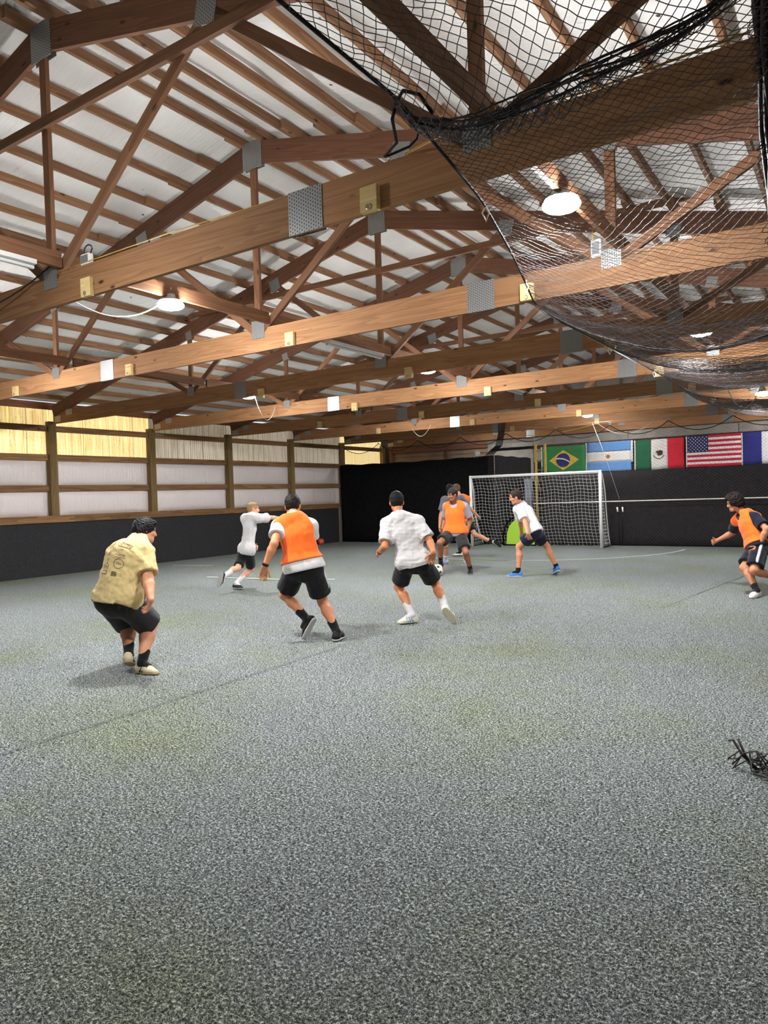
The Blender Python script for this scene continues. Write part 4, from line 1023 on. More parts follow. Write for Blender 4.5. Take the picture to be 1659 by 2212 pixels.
# joint positions of the players in metres
PEOPLE = {
 'p1': {'S': 1.74, 'f': [-0.132, 0.991, 0.0], 'hf': [0.445, 0.896, 0.0], 'J': {'Ra': [-5.612, 4.261, 0.09], 'Rk': [-5.767, 4.498, 0.401], 'Rh': [-5.719, 4.175, 0.688], 'pel': [-5.813, 4.162, 0.688], 'Lh': [-5.907, 4.15, 0.688], 'Lk': [-6.035, 4.448, 0.398], 'La': [-5.758, 4.227, 0.169], 'nb': [-5.812, 4.429, 1.226], 'Ls': [-5.983, 4.42, 1.15], 'Le': [-6.046, 4.584, 0.908], 'Lw': [-6.135, 4.736, 0.715], 'Lf': [-6.222, 4.83, 0.611], 'Lt': [-5.89, 4.366, 0.099], 'Rs': [-5.654, 4.38, 1.135], 'Re': [-5.512, 4.291, 0.887], 'Rw': [-5.347, 4.186, 0.715], 'Rf': [-5.45, 4.215, 0.589], 'Rt': [-5.421, 4.282, 0.03], 'hd': [-5.919, 4.594, 1.317]}},
 'p2': {'S': 1.68, 'f': [0.365, 0.931, 0.0], 'hf': [0.724, 0.69, 0.0], 'J': {'Ra': [-9.28, 9.108, 0.1], 'Rk': [-9.213, 9.434, 0.333], 'Rh': [-9.069, 9.244, 0.679], 'pel': [-9.157, 9.279, 0.679], 'Lh': [-9.246, 9.314, 0.679], 'Lk': [-9.137, 9.025, 0.394], 'La': [-9.09, 8.634, 0.292], 'nb': [-9.09, 9.365, 1.284], 'Ls': [-9.269, 9.383, 1.259], 'Le': [-9.207, 9.423, 0.955], 'Lw': [-9.055, 9.374, 0.76], 'Lf': [-8.905, 9.345, 0.715], 'Lt': [-9.109, 8.579, 0.092], 'Rs': [-8.91, 9.353, 1.258], 'Re': [-8.876, 9.64, 1.259], 'Rw': [-8.856, 9.89, 1.234], 'Rf': [-8.862, 10.049, 1.219], 'Rt': [-9.096, 9.089, 0.03], 'hd': [-9.17, 9.502, 1.421]}},
 'p3': {'S': 1.8, 'f': [-0.368, 0.93, 0.0], 'hf': [-0.524, 0.852, 0.0], 'J': {'Ra': [-4.828, 6.245, 0.1], 'Rk': [-5.117, 6.379, 0.398], 'Rh': [-5.092, 6.179, 0.8], 'pel': [-5.181, 6.144, 0.8], 'Lh': [-5.269, 6.109, 0.8], 'Lk': [-5.561, 6.229, 0.479], 'La': [-5.213, 6.206, 0.217], 'nb': [-5.305, 6.133, 1.372], 'Ls': [-5.458, 6.052, 1.283], 'Le': [-5.333, 5.829, 1.107], 'Lw': [-5.429, 5.77, 0.862], 'Lf': [-5.503, 5.809, 0.713], 'Lt': [-5.309, 6.166, 0.049], 'Rs': [-5.158, 6.25, 1.277], 'Re': [-5.279, 6.42, 1.048], 'Rw': [-5.489, 6.549, 0.937], 'Rf': [-5.639, 6.624, 0.905], 'Rt': [-4.9, 6.43, 0.03], 'hd': [-5.423, 6.265, 1.51]}},
 'p4': {'S': 1.78, 'f': [-0.432, 0.902, 0.0], 'hf': [-0.596, 0.803, 0.0], 'J': {'La': [-4.619, 7.521, 0.1], 'Lk': [-4.872, 7.613, 0.436], 'Lh': [-4.627, 7.43, 0.759], 'pel': [-4.542, 7.471, 0.759], 'Rh': [-4.456, 7.512, 0.759], 'Rk': [-4.467, 7.848, 0.468], 'Ra': [-4.212, 7.638, 0.192], 'nb': [-4.693, 7.396, 1.338], 'Ls': [-4.857, 7.37, 1.241], 'Le': [-4.803, 7.221, 0.979], 'Lw': [-4.994, 7.384, 0.888], 'Lf': [-5.123, 7.49, 0.86], 'Lt': [-4.732, 7.362, 0.03], 'Rs': [-4.503, 7.507, 1.266], 'Re': [-4.318, 7.485, 1.023], 'Rw': [-4.167, 7.295, 0.911], 'Rf': [-4.25, 7.368, 0.783], 'Rt': [-4.165, 7.758, 0.044], 'hd': [-4.789, 7.498, 1.511]}},
 'p5': {'S': 1.78, 'f': [0.15, -0.989, -0.0], 'hf': [-0.365, -0.931, -0.0], 'J': {'La': [-6.382, 12.622, 0.09], 'Lk': [-6.355, 12.385, 0.448], 'Lh': [-6.56, 12.568, 0.798], 'pel': [-6.654, 12.554, 0.798], 'Rh': [-6.748, 12.54, 0.798], 'Rk': [-6.771, 12.121, 0.648], 'Ra': [-6.868, 12.256, 0.251], 'nb': [-6.656, 12.563, 1.387], 'Ls': [-6.481, 12.619, 1.333], 'Le': [-6.437, 12.781, 1.077], 'Lw': [-6.441, 12.674, 0.832], 'Lf': [-6.419, 12.549, 0.721], 'Lt': [-6.293, 12.448, 0.03], 'Rs': [-6.842, 12.579, 1.34], 'Re': [-6.959, 12.717, 1.093], 'Rw': [-6.947, 12.546, 0.889], 'Rf': [-6.926, 12.399, 0.807], 'Rt': [-6.77, 12.102, 0.18], 'hd': [-6.64, 12.449, 1.578]}},
 'p6': {'S': 1.8, 'f': [0.75, -0.661, 0.0], 'hf': [-0.15, 0.989, 0.0], 'J': {'Ra': [-7.845, 14.28, 0.09], 'Rk': [-7.713, 14.059, 0.441], 'Rh': [-7.674, 14.271, 0.837], 'pel': [-7.611, 14.342, 0.837], 'Lh': [-7.548, 14.413, 0.837], 'Lk': [-7.381, 14.344, 0.425], 'La': [-7.485, 14.577, 0.072], 'nb': [-7.616, 14.345, 1.483], 'Ls': [-7.527, 14.517, 1.466], 'Le': [-7.438, 14.733, 1.263], 'Lw': [-7.36, 14.927, 1.092], 'Lf': [-7.333, 15.078, 1.016], 'Lt': [-7.389, 14.404, 0.03], 'Rs': [-7.801, 14.243, 1.455], 'Re': [-7.879, 14.188, 1.115], 'Rw': [-7.876, 14.111, 0.857], 'Rf': [-7.836, 14.007, 0.727], 'Rt': [-8.04, 14.312, 0.03], 'hd': [-7.719, 14.381, 1.679]}},
 'p7': {'S': 1.74, 'f': [-0.959, 0.282, 0.0], 'hf': [-0.998, -0.063, 0.0], 'J': {'La': [-8.396, 16.071, 0.09], 'Lk': [-8.507, 16.291, 0.431], 'Lh': [-8.336, 16.206, 0.822], 'pel': [-8.31, 16.298, 0.822], 'Rh': [-8.283, 16.389, 0.822], 'Rk': [-8.03, 16.17, 0.545], 'Ra': [-7.598, 16.354, 0.334], 'nb': [-8.432, 16.238, 1.501], 'Ls': [-8.466, 16.055, 1.48], 'Le': [-8.559, 16.218, 1.248], 'Lw': [-8.71, 16.385, 1.115], 'Lf': [-8.801, 16.496, 1.033], 'Lt': [-8.571, 15.993, 0.03], 'Rs': [-8.318, 16.377, 1.445], 'Re': [-8.413, 16.491, 1.185], 'Rw': [-8.627, 16.618, 1.105], 'Rf': [-8.754, 16.719, 1.077], 'Rt': [-7.528, 16.494, 0.223], 'hd': [-8.528, 16.186, 1.704]}},
 'p8': {'S': 1.8, 'f': [-0.852, -0.524, 0.0], 'hf': [-0.869, -0.494, 0.0], 'J': {'La': [-5.313, 12.478, 0.09], 'Lk': [-5.303, 12.522, 0.559], 'Lh': [-4.951, 12.479, 0.836], 'pel': [-5.001, 12.56, 0.836], 'Rh': [-5.051, 12.641, 0.836], 'Rk': [-4.915, 12.952, 0.541], 'Ra': [-4.74, 12.971, 0.138], 'nb': [-5.287, 12.654, 1.338], 'Ls': [-5.247, 12.482, 1.258], 'Le': [-5.091, 12.343, 1.029], 'Lw': [-4.989, 12.198, 0.826], 'Lf': [-4.982, 12.302, 0.691], 'Lt': [-5.497, 12.405, 0.03], 'Rs': [-5.418, 12.768, 1.251], 'Re': [-5.445, 12.961, 1.011], 'Rw': [-5.499, 13.128, 0.806], 'Rf': [-5.528, 13.24, 0.68], 'Rt': [-4.878, 13.113, 0.068], 'hd': [-5.341, 12.507, 1.499]}},
 'p9': {'S': 1.76, 'f': [-0.963, -0.269, 0.0], 'hf': [-0.902, -0.432, 0.0], 'J': {'Ra': [-1.2, 11.302, 0.09], 'Rk': [-1.39, 11.544, 0.385], 'Rh': [-1.251, 11.874, 0.64], 'pel': [-1.225, 11.783, 0.64], 'Lh': [-1.2, 11.691, 0.64], 'Lk': [-1.242, 11.353, 0.362], 'La': [-1.006, 11.685, 0.24], 'nb': [-1.413, 11.965, 1.148], 'Ls': [-1.269, 11.849, 1.103], 'Le': [-1.097, 11.658, 0.944], 'Lw': [-1.203, 11.626, 0.684], 'Lf': [-1.276, 11.503, 0.598], 'Lt': [-1.005, 11.808, 0.091], 'Rs': [-1.532, 12.072, 1.045], 'Re': [-1.631, 12.28, 0.849], 'Rw': [-1.858, 12.327, 0.724], 'Rf': [-1.967, 12.205, 0.688], 'Rt': [-1.26, 11.118, 0.03], 'hd': [-1.553, 11.951, 1.324]}},
}
# ------------------------------------------------------------------ people: signed-distance bodies turned into meshes
class Field:
    def __init__(s, lo, hi, h):
        s.h = h; s.lo = np.asarray(lo, float)-2*h
        s.n = np.ceil((np.asarray(hi, float)+2*h-s.lo)/h).astype(int)+1
        s.ax = [s.lo[i]+h*np.arange(s.n[i]) for i in range(3)]
        s.D = np.full(tuple(s.n), 0.2, np.float32)
    def sub(s, lo, hi):
        i0 = np.clip(np.floor((np.asarray(lo)-s.lo)/s.h).astype(int), 0, s.n-1)
        i1 = np.clip(np.ceil((np.asarray(hi)-s.lo)/s.h).astype(int)+1, 1, s.n)
        sl = tuple(slice(a, b) for a, b in zip(i0, i1))
        X, Y, Z = s.ax[0][sl[0]][:, None, None], s.ax[1][sl[1]][None, :, None], s.ax[2][sl[2]][None, None, :]
        return sl, X, Y, Z
    def put(s, prim, k=0.02, op='u', cuts=()):
        fn, lo, hi = prim
        sl, X, Y, Z = s.sub(lo-k-0.02, hi+k+0.02)
        d = fn(X, Y, Z)
        for p, n in cuts:
            d = np.maximum(d, (X-p[0])*n[0]+(Y-p[1])*n[1]+(Z-p[2])*n[2])
        A = s.D[sl]
        if op == 'u':
            hh = np.maximum(k-np.abs(A-d), 0)/k if k > 0 else 0
            s.D[sl] = np.minimum(A, d)-hh*hh*k*0.25
        elif op == 's':
            d = -d; hh = np.maximum(k-np.abs(A-d), 0)/k if k > 0 else 0
            s.D[sl] = np.maximum(A, d)+hh*hh*k*0.25
        return s
    def cut(s, p, n):
        X, Y, Z = s.ax[0][:, None, None], s.ax[1][None, :, None], s.ax[2][None, None, :]
        s.D = np.maximum(s.D, ((X-p[0])*n[0]+(Y-p[1])*n[1]+(Z-p[2])*n[2])).astype(np.float32)
        return s
    def wrinkle(s, amp, freq, seed, stretch=None):
        r = np.random.RandomState(seed)
        m = np.abs(s.D) < 0.035
        idx = np.argwhere(m); P = s.lo+idx*s.h
        v = np.zeros(len(P))
        for q in range(7):
            d = r.normal(size=3)
            if stretch is not None: d = d-stretch*(d@stretch)*0.7
            d /= np.linalg.norm(d); f = freq*r.uniform(0.6, 1.6); ph = r.uniform(0, 6.28)
            w = P@d*f+ph+0.9*np.sin(P@r.normal(size=3)*freq*0.35+ph)
            v += (1-np.abs(np.sin(w)))*r.uniform(0.5, 1)
        v = v/7-0.25
        s.D[m] += (amp*v*2).astype(np.float32)
        return s
    def mesh(s):
        D = s.D; S = D < 0
        c = S[:-1, :-1, :-1]
        corners = [S[a:D.shape[0]-1+a, b:D.shape[1]-1+b, e:D.shape[2]-1+e] for a in (0, 1) for b in (0, 1) for e in (0, 1)]
        anyc = corners[0].copy(); allc = corners[0].copy()
        for q in corners[1:]: anyc |= q; allc &= q
        act = anyc & ~allc
        ids = np.argwhere(act); n = len(ids)
        imap = np.full(act.shape, -1, np.int32); imap[act] = np.arange(n)
        offs = np.array([(a, b, e) for a in (0, 1) for b in (0, 1) for e in (0, 1)])
        vals = np.stack([D[ids[:, 0]+o[0], ids[:, 1]+o[1], ids[:, 2]+o[2]] for o in offs], 1)
        acc = np.zeros((n, 3)); cnt = np.zeros(n)
        for a in range(8):
            for b in range(a+1, 8):
                if np.abs(offs[a]-offs[b]).sum() != 1: continue
                va, vb = vals[:, a], vals[:, b]
                m = (va < 0) != (vb < 0)
                t = np.where(m, va/np.where(m, va-vb, 1), 0)
                acc += (offs[a]+t[:, None]*(offs[b]-offs[a]))*m[:, None]; cnt += m
        V = s.lo+(ids+acc/np.maximum(cnt, 1)[:, None])*s.h
        Qs = []
        for ax in range(3):
            u, w = (ax+1) % 3, (ax+2) % 3
            sl0 = [slice(1, -1)]*3; sl1 = [slice(1, -1)]*3
            sl0[ax] = slice(0, -1); sl1[ax] = slice(1, None)
            a = S[tuple(sl0)]; b = S[tuple(sl1)]
            for flip in (False, True):
                e = np.argwhere((a & ~b) if not flip else (~a & b))
                if not len(e): continue
                g = e.copy(); g[:, u] += 1; g[:, w] += 1
                def cell(du, dw):
                    q = g.copy(); q[:, u] -= du; q[:, w] -= dw; return imap[q[:, 0], q[:, 1], q[:, 2]]
                q = np.stack([cell(1, 1), cell(0, 1), cell(0, 0), cell(1, 0)], 1)
                Qs.append(q[:, ::-1] if flip else q)
        Q = np.concatenate(Qs); Q = Q[(Q >= 0).all(1)]
        return V, Q
def A3(v): return np.asarray(v, float)
def nrm(v): v = A3(v); return v/max(np.linalg.norm(v), 1e-9)
def rc(a, b, ra, rb, sq=None):
    """tapered capsule; sq=(axis, factor) flattens it along axis"""
    a, b = A3(a), A3(b); d = b-a; dd = d@d+1e-12
    def fn(X, Y, Z):
        px, py, pz = X-a[0], Y-a[1], Z-a[2]
        t = np.clip((px*d[0]+py*d[1]+pz*d[2])/dd, 0, 1)
        qx, qy, qz = px-t*d[0], py-t*d[1], pz-t*d[2]
        r = ra+(rb-ra)*t
        if sq is None: return np.sqrt(qx*qx+qy*qy+qz*qz)-r
        n, s = sq; w = (qx*n[0]+qy*n[1]+qz*n[2])
        l2 = qx*qx+qy*qy+qz*qz
        return (np.sqrt(np.maximum(l2+w*w*(s*s-1), 0))-r)/(1+(s-1)*0.5)
    lo = np.minimum(a-ra, b-rb); hi = np.maximum(a+ra, b+rb)
    return fn, lo, hi
def el(c, ax, rad):
    c = A3(c); ax = [A3(q) for q in ax]
    def fn(X, Y, Z):
        px, py, pz = X-c[0], Y-c[1], Z-c[2]
        k0 = 0; k1 = 0
        for q, r in zip(ax, rad):
            w = px*q[0]+py*q[1]+pz*q[2]; k0 = k0+(w/r)**2; k1 = k1+(w/(r*r))**2
        k0 = np.sqrt(k0); k1 = np.sqrt(k1)+1e-9
        return k0*(k0-1)/k1
    m = max(rad)
    return fn, c-m, c+m

SKIN = {}
def skin(name, rgb):
    if name not in SKIN:
        m = plain('skin_'+name, srgb(*rgb), 0.55, noise=0.08, scale=25, spec=0.35)
        b = m.node_tree.nodes['Principled BSDF']
        b.inputs['Subsurface Weight'].default_value = 0.08; b.inputs['Subsurface Radius'].default_value = (0.01, 0.004, 0.002); b.inputs['Subsurface Scale'].default_value = 0.5
        SKIN[name] = m
    return SKIN[name]
def cloth(name, rgb, rough=0.9, sheen=0.15):
    return plain('cloth_'+name, srgb(*rgb), rough, noise=0.05, scale=90, bump=0.06, spec=0.15, sheen=sheen)

def build_person(key, c):
    d = PEOPLE[key]; J = {k: A3(v) for k, v in d['J'].items()}
    for k, v in c.get('fix', {}).items(): J[k] = J[k]+A3(v)
    S = d['S']; s = S/1.78; b = c.get('build', 1.0); f = A3(d['f']); hf = A3(d['hf'])
    h = c.get('h', 0.009); hc = c.get('hc', 0.011)
    up = nrm(J['nb']-J['pel']); fp = nrm(f-up*(f@up)); lat = np.cross(fp, up)
    base = A3((J['pel'][0], J['pel'][1], 0.0))
    allp = np.array(list(J.values())); lo, hi = allp.min(0)-0.17, allp.max(0)+0.17
    lo[2] = max(lo[2], -0.03)
    parts = {}
    def emit(name, F, mat, parent=None, origin=base):
        V, Q = F.mesh()
        if len(Q) == 0: return None
        o = np_mesh(name, V-origin, Q, mat, parent, tuple(origin) if parent is None else (0, 0, 0))
        return o
    chest = J['pel']+(J['nb']-J['pel'])*0.66; belly = J['pel']+(J['nb']-J['pel'])*0.33
    if 'hunch' in c: chest = chest-fp*c['hunch']; belly = belly-fp*c['hunch']*0.8
    sq = (fp, 1.42/min(1.12, b))
    # ---------------- head frame
    hu = nrm(nrm(J['hd']-J['nb'])*0.55+A3((0, 0, 1))+hf*c.get('pitch', 0.0)); hfp = nrm(hf-hu*(hf@hu)); hr = np.cross(hfp, hu)
    H = J['hd']; k = s*1.03
    def hp(r, fw, u): return H+(hr*r+hfp*fw+hu*u)*k
    hax = [hr, hfp, hu]
    # ---------------- body
    F = Field(lo, hi, h)
    F.put(rc(J['pel'], belly, 0.125*b*s, 0.125*b*s, sq), 0.03)
    F.put(rc(belly, chest, 0.125*b*s, 0.135*b*s, sq), 0.03)
    F.put(rc(J['Ls'], J['Rs'], 0.05*s, 0.05*s), 0.04); F.put(rc(chest, J['nb'], 0.11*s, 0.055*s, sq), 0.04)
    F.put(rc(J['nb']-up*0.02, hp(0, -0.018, -0.05), 0.058*s*b**0.5, 0.054*s), 0.03)
    for q in 'LR':
        sh, e, w, ft = J[q+'s'], J[q+'e'], J[q+'w'], J[q+'f']
        F.put(rc(sh, e, 0.052*s*b, 0.041*s*b), 0.03)
        m = e+(w-e)*0.28
        F.put(rc(e, m, 0.041*s*b, 0.043*s*b), 0.02); F.put(rc(m, w, 0.043*s*b, 0.028*s), 0.02)
        # hand
        hd_ = nrm(ft-w); side = (-1 if q == 'L' else 1)
        inw = nrm((J['pel']+up*0.1)-w); pn = inw-hd_*(inw@hd_)
        if np.linalg.norm(pn) < 0.2: pn = np.cross(hd_, lat)
        if 'palm'+q in c: pn = A3(c['palm'+q]); pn = pn-hd_*(pn@hd_)
        pn = nrm(pn); wl = np.cross(hd_, pn)          # across the knuckles
        tdir = f if 'palm'+q not in c else lat*(1 if q == 'L' else -1)
        if wl@tdir < 0: wl = -wl                         # thumb side points the way the person faces
        hs = s*1.05; pe = w+hd_*0.085*hs
        F.put(rc(w, w+hd_*0.03*hs, 0.028*s, 0.031*s, (pn, 1.3)), 0.012)
        F.put(rc(w+hd_*0.025*hs-wl*0.012, pe-wl*0.018, 0.024*hs, 0.024*hs, (pn, 1.5)), 0.012)
        F.put(rc(w+hd_*0.025*hs+wl*0.012, pe+wl*0.018, 0.025*hs, 0.024*hs, (pn, 1.5)), 0.012)
        curl = c.get('curl'+q, 0.5); fr = max(0.0088*hs, h*0.98)
        for i, (ox, L) in enumerate(((0.032, 0.070), (0.011, 0.078), (-0.011, 0.073), (-0.031, 0.058))):
            p = pe+wl*ox*hs*1.05; dr = nrm(hd_+wl*ox*2.6)
            for seg_, bend in ((0.42, 0.55), (0.32, 0.9), (0.26, 0.7)):
                dr = nrm(dr*math.cos(curl*bend)+pn*math.sin(curl*bend)); p2 = p+dr*L*hs*seg_*1.1
                F.put(rc(p, p2, fr*1.04, fr*0.96), 0.004); p = p2
        p = w+hd_*0.03*hs+wl*0.026*hs; dr = nrm(hd_*0.72+wl*0.66+pn*0.22)
        for L in (0.038, 0.030, 0.024):
            p2 = p+dr*L*hs; F.put(rc(p, p2, fr*1.2, fr*1.05), 0.006); p = p2; dr = nrm(dr*0.92+hd_*0.3+pn*curl*0.35)
        # leg
        hp_, kn, an, to = J[q+'h'], J[q+'k'], J[q+'a'], J[q+'t']
        bk = kn-(hp_+an)/2
        if np.linalg.norm(bk) < 0.03: bk = f
        bk = -nrm(bk)
        F.put(rc(hp_, kn, 0.088*s*b, 0.057*s*b), 0.03)
        F.put(rc(kn-bk*0.006, kn-bk*0.006+nrm(an-kn)*0.02, 0.051*s, 0.048*s), 0.02)
        cm = kn+(an-kn)*0.30+bk*0.020*s
        F.put(rc(kn, cm, 0.050*s*b, 0.057*s*b), 0.03); F.put(rc(cm, an, 0.057*s*b, 0.036*s), 0.03)
        F.put(rc(an, an+nrm(to-an)*0.08, 0.034*s, 0.03*s), 0.02)
    # head
    F.put(el(hp(0, -0.010, 0.028), hax, (0.074*k, 0.095*k, 0.088*k)), 0.02)
    F.put(el(hp(0, 0.016, -0.036), hax, (0.060*k, 0.072*k, 0.082*k)), 0.03)
    F.put(rc(hp(-0.02, 0.062, -0.094), hp(0.02, 0.062, -0.094), 0.024*k, 0.024*k), 0.03)
    F.put(rc(hp(-0.045, -0.005, -0.07), hp(-0.022, 0.055, -0.092), 0.022*k, 0.02*k), 0.02); F.put(rc(hp(0.045, -0.005, -0.07), hp(0.022, 0.055, -0.092), 0.022*k, 0.02*k), 0.02)
    F.put(rc(hp(-0.04, 0.074, 0.026), hp(0.04, 0.074, 0.026), 0.016*k, 0.016*k), 0.02)
    for q in (-1, 1):
        F.put(el(hp(q*0.032, 0.098, 0.002), hax, (0.018*k, 0.016*k, 0.013*k)), 0.012, 's')
        F.put(el(hp(q*0.078, -0.006, -0.012), hax, (0.012*k, 0.020*k, 0.032*k)), 0.008)
        F.put(el(hp(q*0.044, 0.064, -0.028), hax, (0.022*k, 0.02*k, 0.02*k)), 0.02)
    F.put(rc(hp(0, 0.086, 0.012), hp(0, 0.104, -0.030), 0.009*k, 0.0135*k), 0.012)
    F.put(rc(hp(-0.014, 0.094, -0.034), hp(0.014, 0.094, -0.034), 0.009*k, 0.009*k), 0.008)
    F.put(rc(hp(-0.020, 0.080, -0.058), hp(0.020, 0.080, -0.058), 0.009*k, 0.009*k), 0.008); F.put(rc(hp(-0.017, 0.080, -0.070), hp(0.017, 0.080, -0.070), 0.009*k, 0.009*k), 0.008)
    body = emit('person', F, skin(c['skin'], c['rgb']))
    tag(body, c['label'], 'person', 'players on the pitch')
    def kid(name, F, mat, parent=body):
        V, Q = F.mesh()
        return np_mesh(name, V-base, Q, mat, parent)
    # ---------------- face details
    if c.get('face', True):
        em = plain('eye_dark', srgb(28, 20, 16), 0.2); ew = plain('eye_white', srgb(176, 168, 160), 0.3); lm = plain('lips_'+c['skin'], tuple(x*0.62 for x in skin(c['skin'], c['rgb']).node_tree.nodes['Principled BSDF'].inputs['Base Color'].default_value[:3])+(1,), 0.5)
        bm_ = plain('brow_'+c['hairname'], srgb(*c['hair']), 0.8)
        for q in (-1, 1):
            e = Field(hp(q*0.032, 0.080, 0.002)-0.022, hp(q*0.032, 0.080, 0.002)+0.022, 0.003)
            e.put(el(hp(q*0.032, 0.080, 0.002), hax, (0.0105*k, 0.0085*k, 0.0058*k)), 0.0); eo = kid('eye', e, ew)
            e = Field(hp(q*0.032, 0.089, 0.002)-0.014, hp(q*0.032, 0.089, 0.002)+0.014, 0.002)
            e.put(el(hp(q*0.032, 0.0855, 0.002), hax, (0.0055*k, 0.0045*k, 0.0052*k)), 0.0); kid('iris', e, em, eo)
            e = Field(hp(q*0.034, 0.088, 0.026)-0.032, hp(q*0.034, 0.088, 0.026)+0.032, 0.003)
            e.put(rc(hp(q*0.014, 0.0905, 0.023), hp(q*0.034, 0.088, 0.029), 0.0055*k, 0.005*k), 0.0); e.put(rc(hp(q*0.034, 0.088, 0.029), hp(q*0.052, 0.074, 0.023), 0.005*k, 0.0035*k), 0.004); kid('eyebrow', e, bm_)
        e = Field(hp(0, 0.085, -0.064)-0.034, hp(0, 0.085, -0.064)+0.034, 0.003)
        e.put(rc(hp(-0.021, 0.0845, -0.064), hp(0.021, 0.0845, -0.064), 0.0055*k, 0.0055*k), 0.0); kid('mouth', e, lm)
    # ---------------- hair
    hm = plain('hair_'+c['hairname'], srgb(*c['hair']), 0.6, noise=0.5, scale=60, bump=0.5, spec=0.18)
    st = c.get('style', 'short')
    t = {'short': 0.014, 'crop': 0.008, 'full': 0.022, 'wavy': 0.040}[st]
    e = Field(H-0.19, H+0.19, 0.006)
    e.put(el(hp(0, -0.012, 0.032), hax, (0.075*k+t, 0.096*k+t, 0.089*k+t*1.15)), 0.01)
    if st in ('full', 'wavy'):
        e.put(el(hp(0, -0.045, -0.02), hax, (0.074*k+t*0.8, 0.07*k+t*0.6, 0.075*k)), 0.03)
        e.put(rc(hp(-0.045, 0.072, 0.078), hp(0.045, 0.072, 0.078), 0.022*k+t*0.25, 0.022*k+t*0.25), 0.02)
    elif st == 'short':
        e.put(el(hp(0, -0.052, -0.012), hax, (0.068*k+0.006, 0.05*k, 0.065*k)), 0.02)
        e.put(rc(hp(-0.04, 0.068, 0.085), hp(0.04, 0.068, 0.085), 0.02*k, 0.02*k), 0.02)
    else:
        e.put(el(hp(0, -0.048, -0.012), hax, (0.070*k, 0.05*k, 0.06*k)), 0.02)
    fr_ = {'short': 0.052, 'crop': 0.045, 'full': 0.040, 'wavy': 0.034}[st]
    e.put(rc(hp(0, 0.115, -0.10), hp(0, 0.122, fr_-0.012), 0.070*k, 0.066*k), 0.008, 's')          # clears the face
    e.put(el(hp(0, 0.055, -0.095), hax, (0.11*k, 0.075*k, 0.075*k)), 0.01, 's')
    if st in ('short', 'crop'):
        for q in (-1, 1): e.put(el(hp(q*0.088, 0.004, -0.030), hax, (0.032*k, 0.040*k, 0.050*k)), 0.008, 's')
    e.cut(hp(0, 0, -0.078 if st != 'wavy' else -0.10), -nrm(hu+hfp*0.15))
    e.wrinkle({'short': 0.010, 'crop': 0.004, 'full': 0.011, 'wavy': 0.020}[st], {'short': 90, 'crop': 120, 'full': 105, 'wavy': 85}[st], 3+len(key)+int(key[1]), None)
    if not c.get('cap'): kid('hair', e, hm)
    else:
        e2 = Field(H-0.17, H+0.17, 0.006)
        e2.put(el(hp(0, -0.012, 0.034), hax, (0.075*k+0.009, 0.096*k+0.009, 0.089*k+0.010)), 0.01)
        e2.cut(hp(0, 0.09, 0.034), -nrm(hu*1.0+hfp*0.22)); kid('skull_cap', e2, cloth('cap_'+key, c['cap'])); 
        e.cut(hp(0, 0.09, 0.036), nrm(hu*1.0+hfp*0.22)); kid('hair', e, hm)
    # ---------------- shirt
    tw = c.get('tw', 1.0)*b; hem = J['pel']-up*c.get('hem', 0.04)
    lo2, hi2 = lo, hi
    arm_end = {}
    def torso(F, ease, hemp):
        hb = hemp-up*0.10
        F.put(rc(hb, belly, (0.150*tw+ease)*s, (0.142*tw+ease)*s, sq), 0.05)
        F.put(rc(belly, chest, (0.142*tw+ease)*s, (0.150*tw+ease)*s, sq), 0.05)
        F.put(rc(J['pel'], J['pel']+up*0.03, (0.158*tw+ease)*s, (0.15*tw+ease)*s, (fp, 1.25)), 0.05)
        F.put(rc(J['Lh']+up*0.03, J['Rh']+up*0.03, (0.126*b+ease)*s, (0.126*b+ease)*s), 0.05)
        F.put(rc(chest, J['nb']-up*0.05, (0.145*tw+ease)*s, (0.085+ease)*s, sq), 0.05)
    def shirt_field(ease, hemp, sleeve=True, hcc=hc):
        F = Field(lo, hi, hcc)
        torso(F, ease, hemp)
        F.put(rc(J['Ls'], J['nb']-up*0.01, (0.062+ease)*s, (0.068+ease)*s), 0.05); F.put(rc(J['Rs'], J['nb']-up*0.01, (0.062+ease)*s, (0.068+ease)*s), 0.05)
        return F
    ease = c.get('ease', 0.014)
    F = shirt_field(ease, hem)
    sl = c.get('sleeve', 0.62)
    for q in 'LR':
        sh, e_ = J[q+'s'], J[q+'e']; ad = nrm(e_-sh); end = sh+(e_-sh)*sl
        F.put(rc(sh, sh+(e_-sh)*0.8, (0.062+ease)*s*b**0.5, (0.062+ease*1.5)*s*b**0.5), 0.045, 'u', [(end, ad)])
    wr_ = 0.003 if 'vest' in c else c.get('wr', 0.012)
    F.wrinkle(wr_, 26, int(key[1])*11, None)
    F.wrinkle(wr_*0.7, 62, int(key[1])*13+4, lat)
    for q in 'LR':
        sh, e_ = J[q+'s'], J[q+'e']; ad = nrm(e_-sh); end = sh+(e_-sh)*sl
        F.put(rc(end+ad*0.03, end+ad*0.10, (0.050+ease*0.5)*s*b**0.5, (0.054+ease*0.5)*s*b**0.5), 0.0, 's')
    F.cut(hem, -up)
    F.put(rc(J['Lh']-up*0.1, J['Rh']-up*0.1, (0.118*b+ease)*s, (0.118*b+ease)*s), 0.0, 's', [(hem+up*0.02, up)])
    F.put(rc(J['nb']+up*0.028, J['nb']+(hp(0, -0.018, -0.05)-J['nb'])*1.3+fp*0.01, 0.060*s*b**0.5, 0.068*s), 0.0, 's')
    F.put(el(J['nb']+fp*0.055+up*0.02, [lat, fp, up], (0.062*s, 0.05*s, 0.055*s)), 0.012, 's')
    shirt = kid('shirt', F, cloth(*c['shirt']))
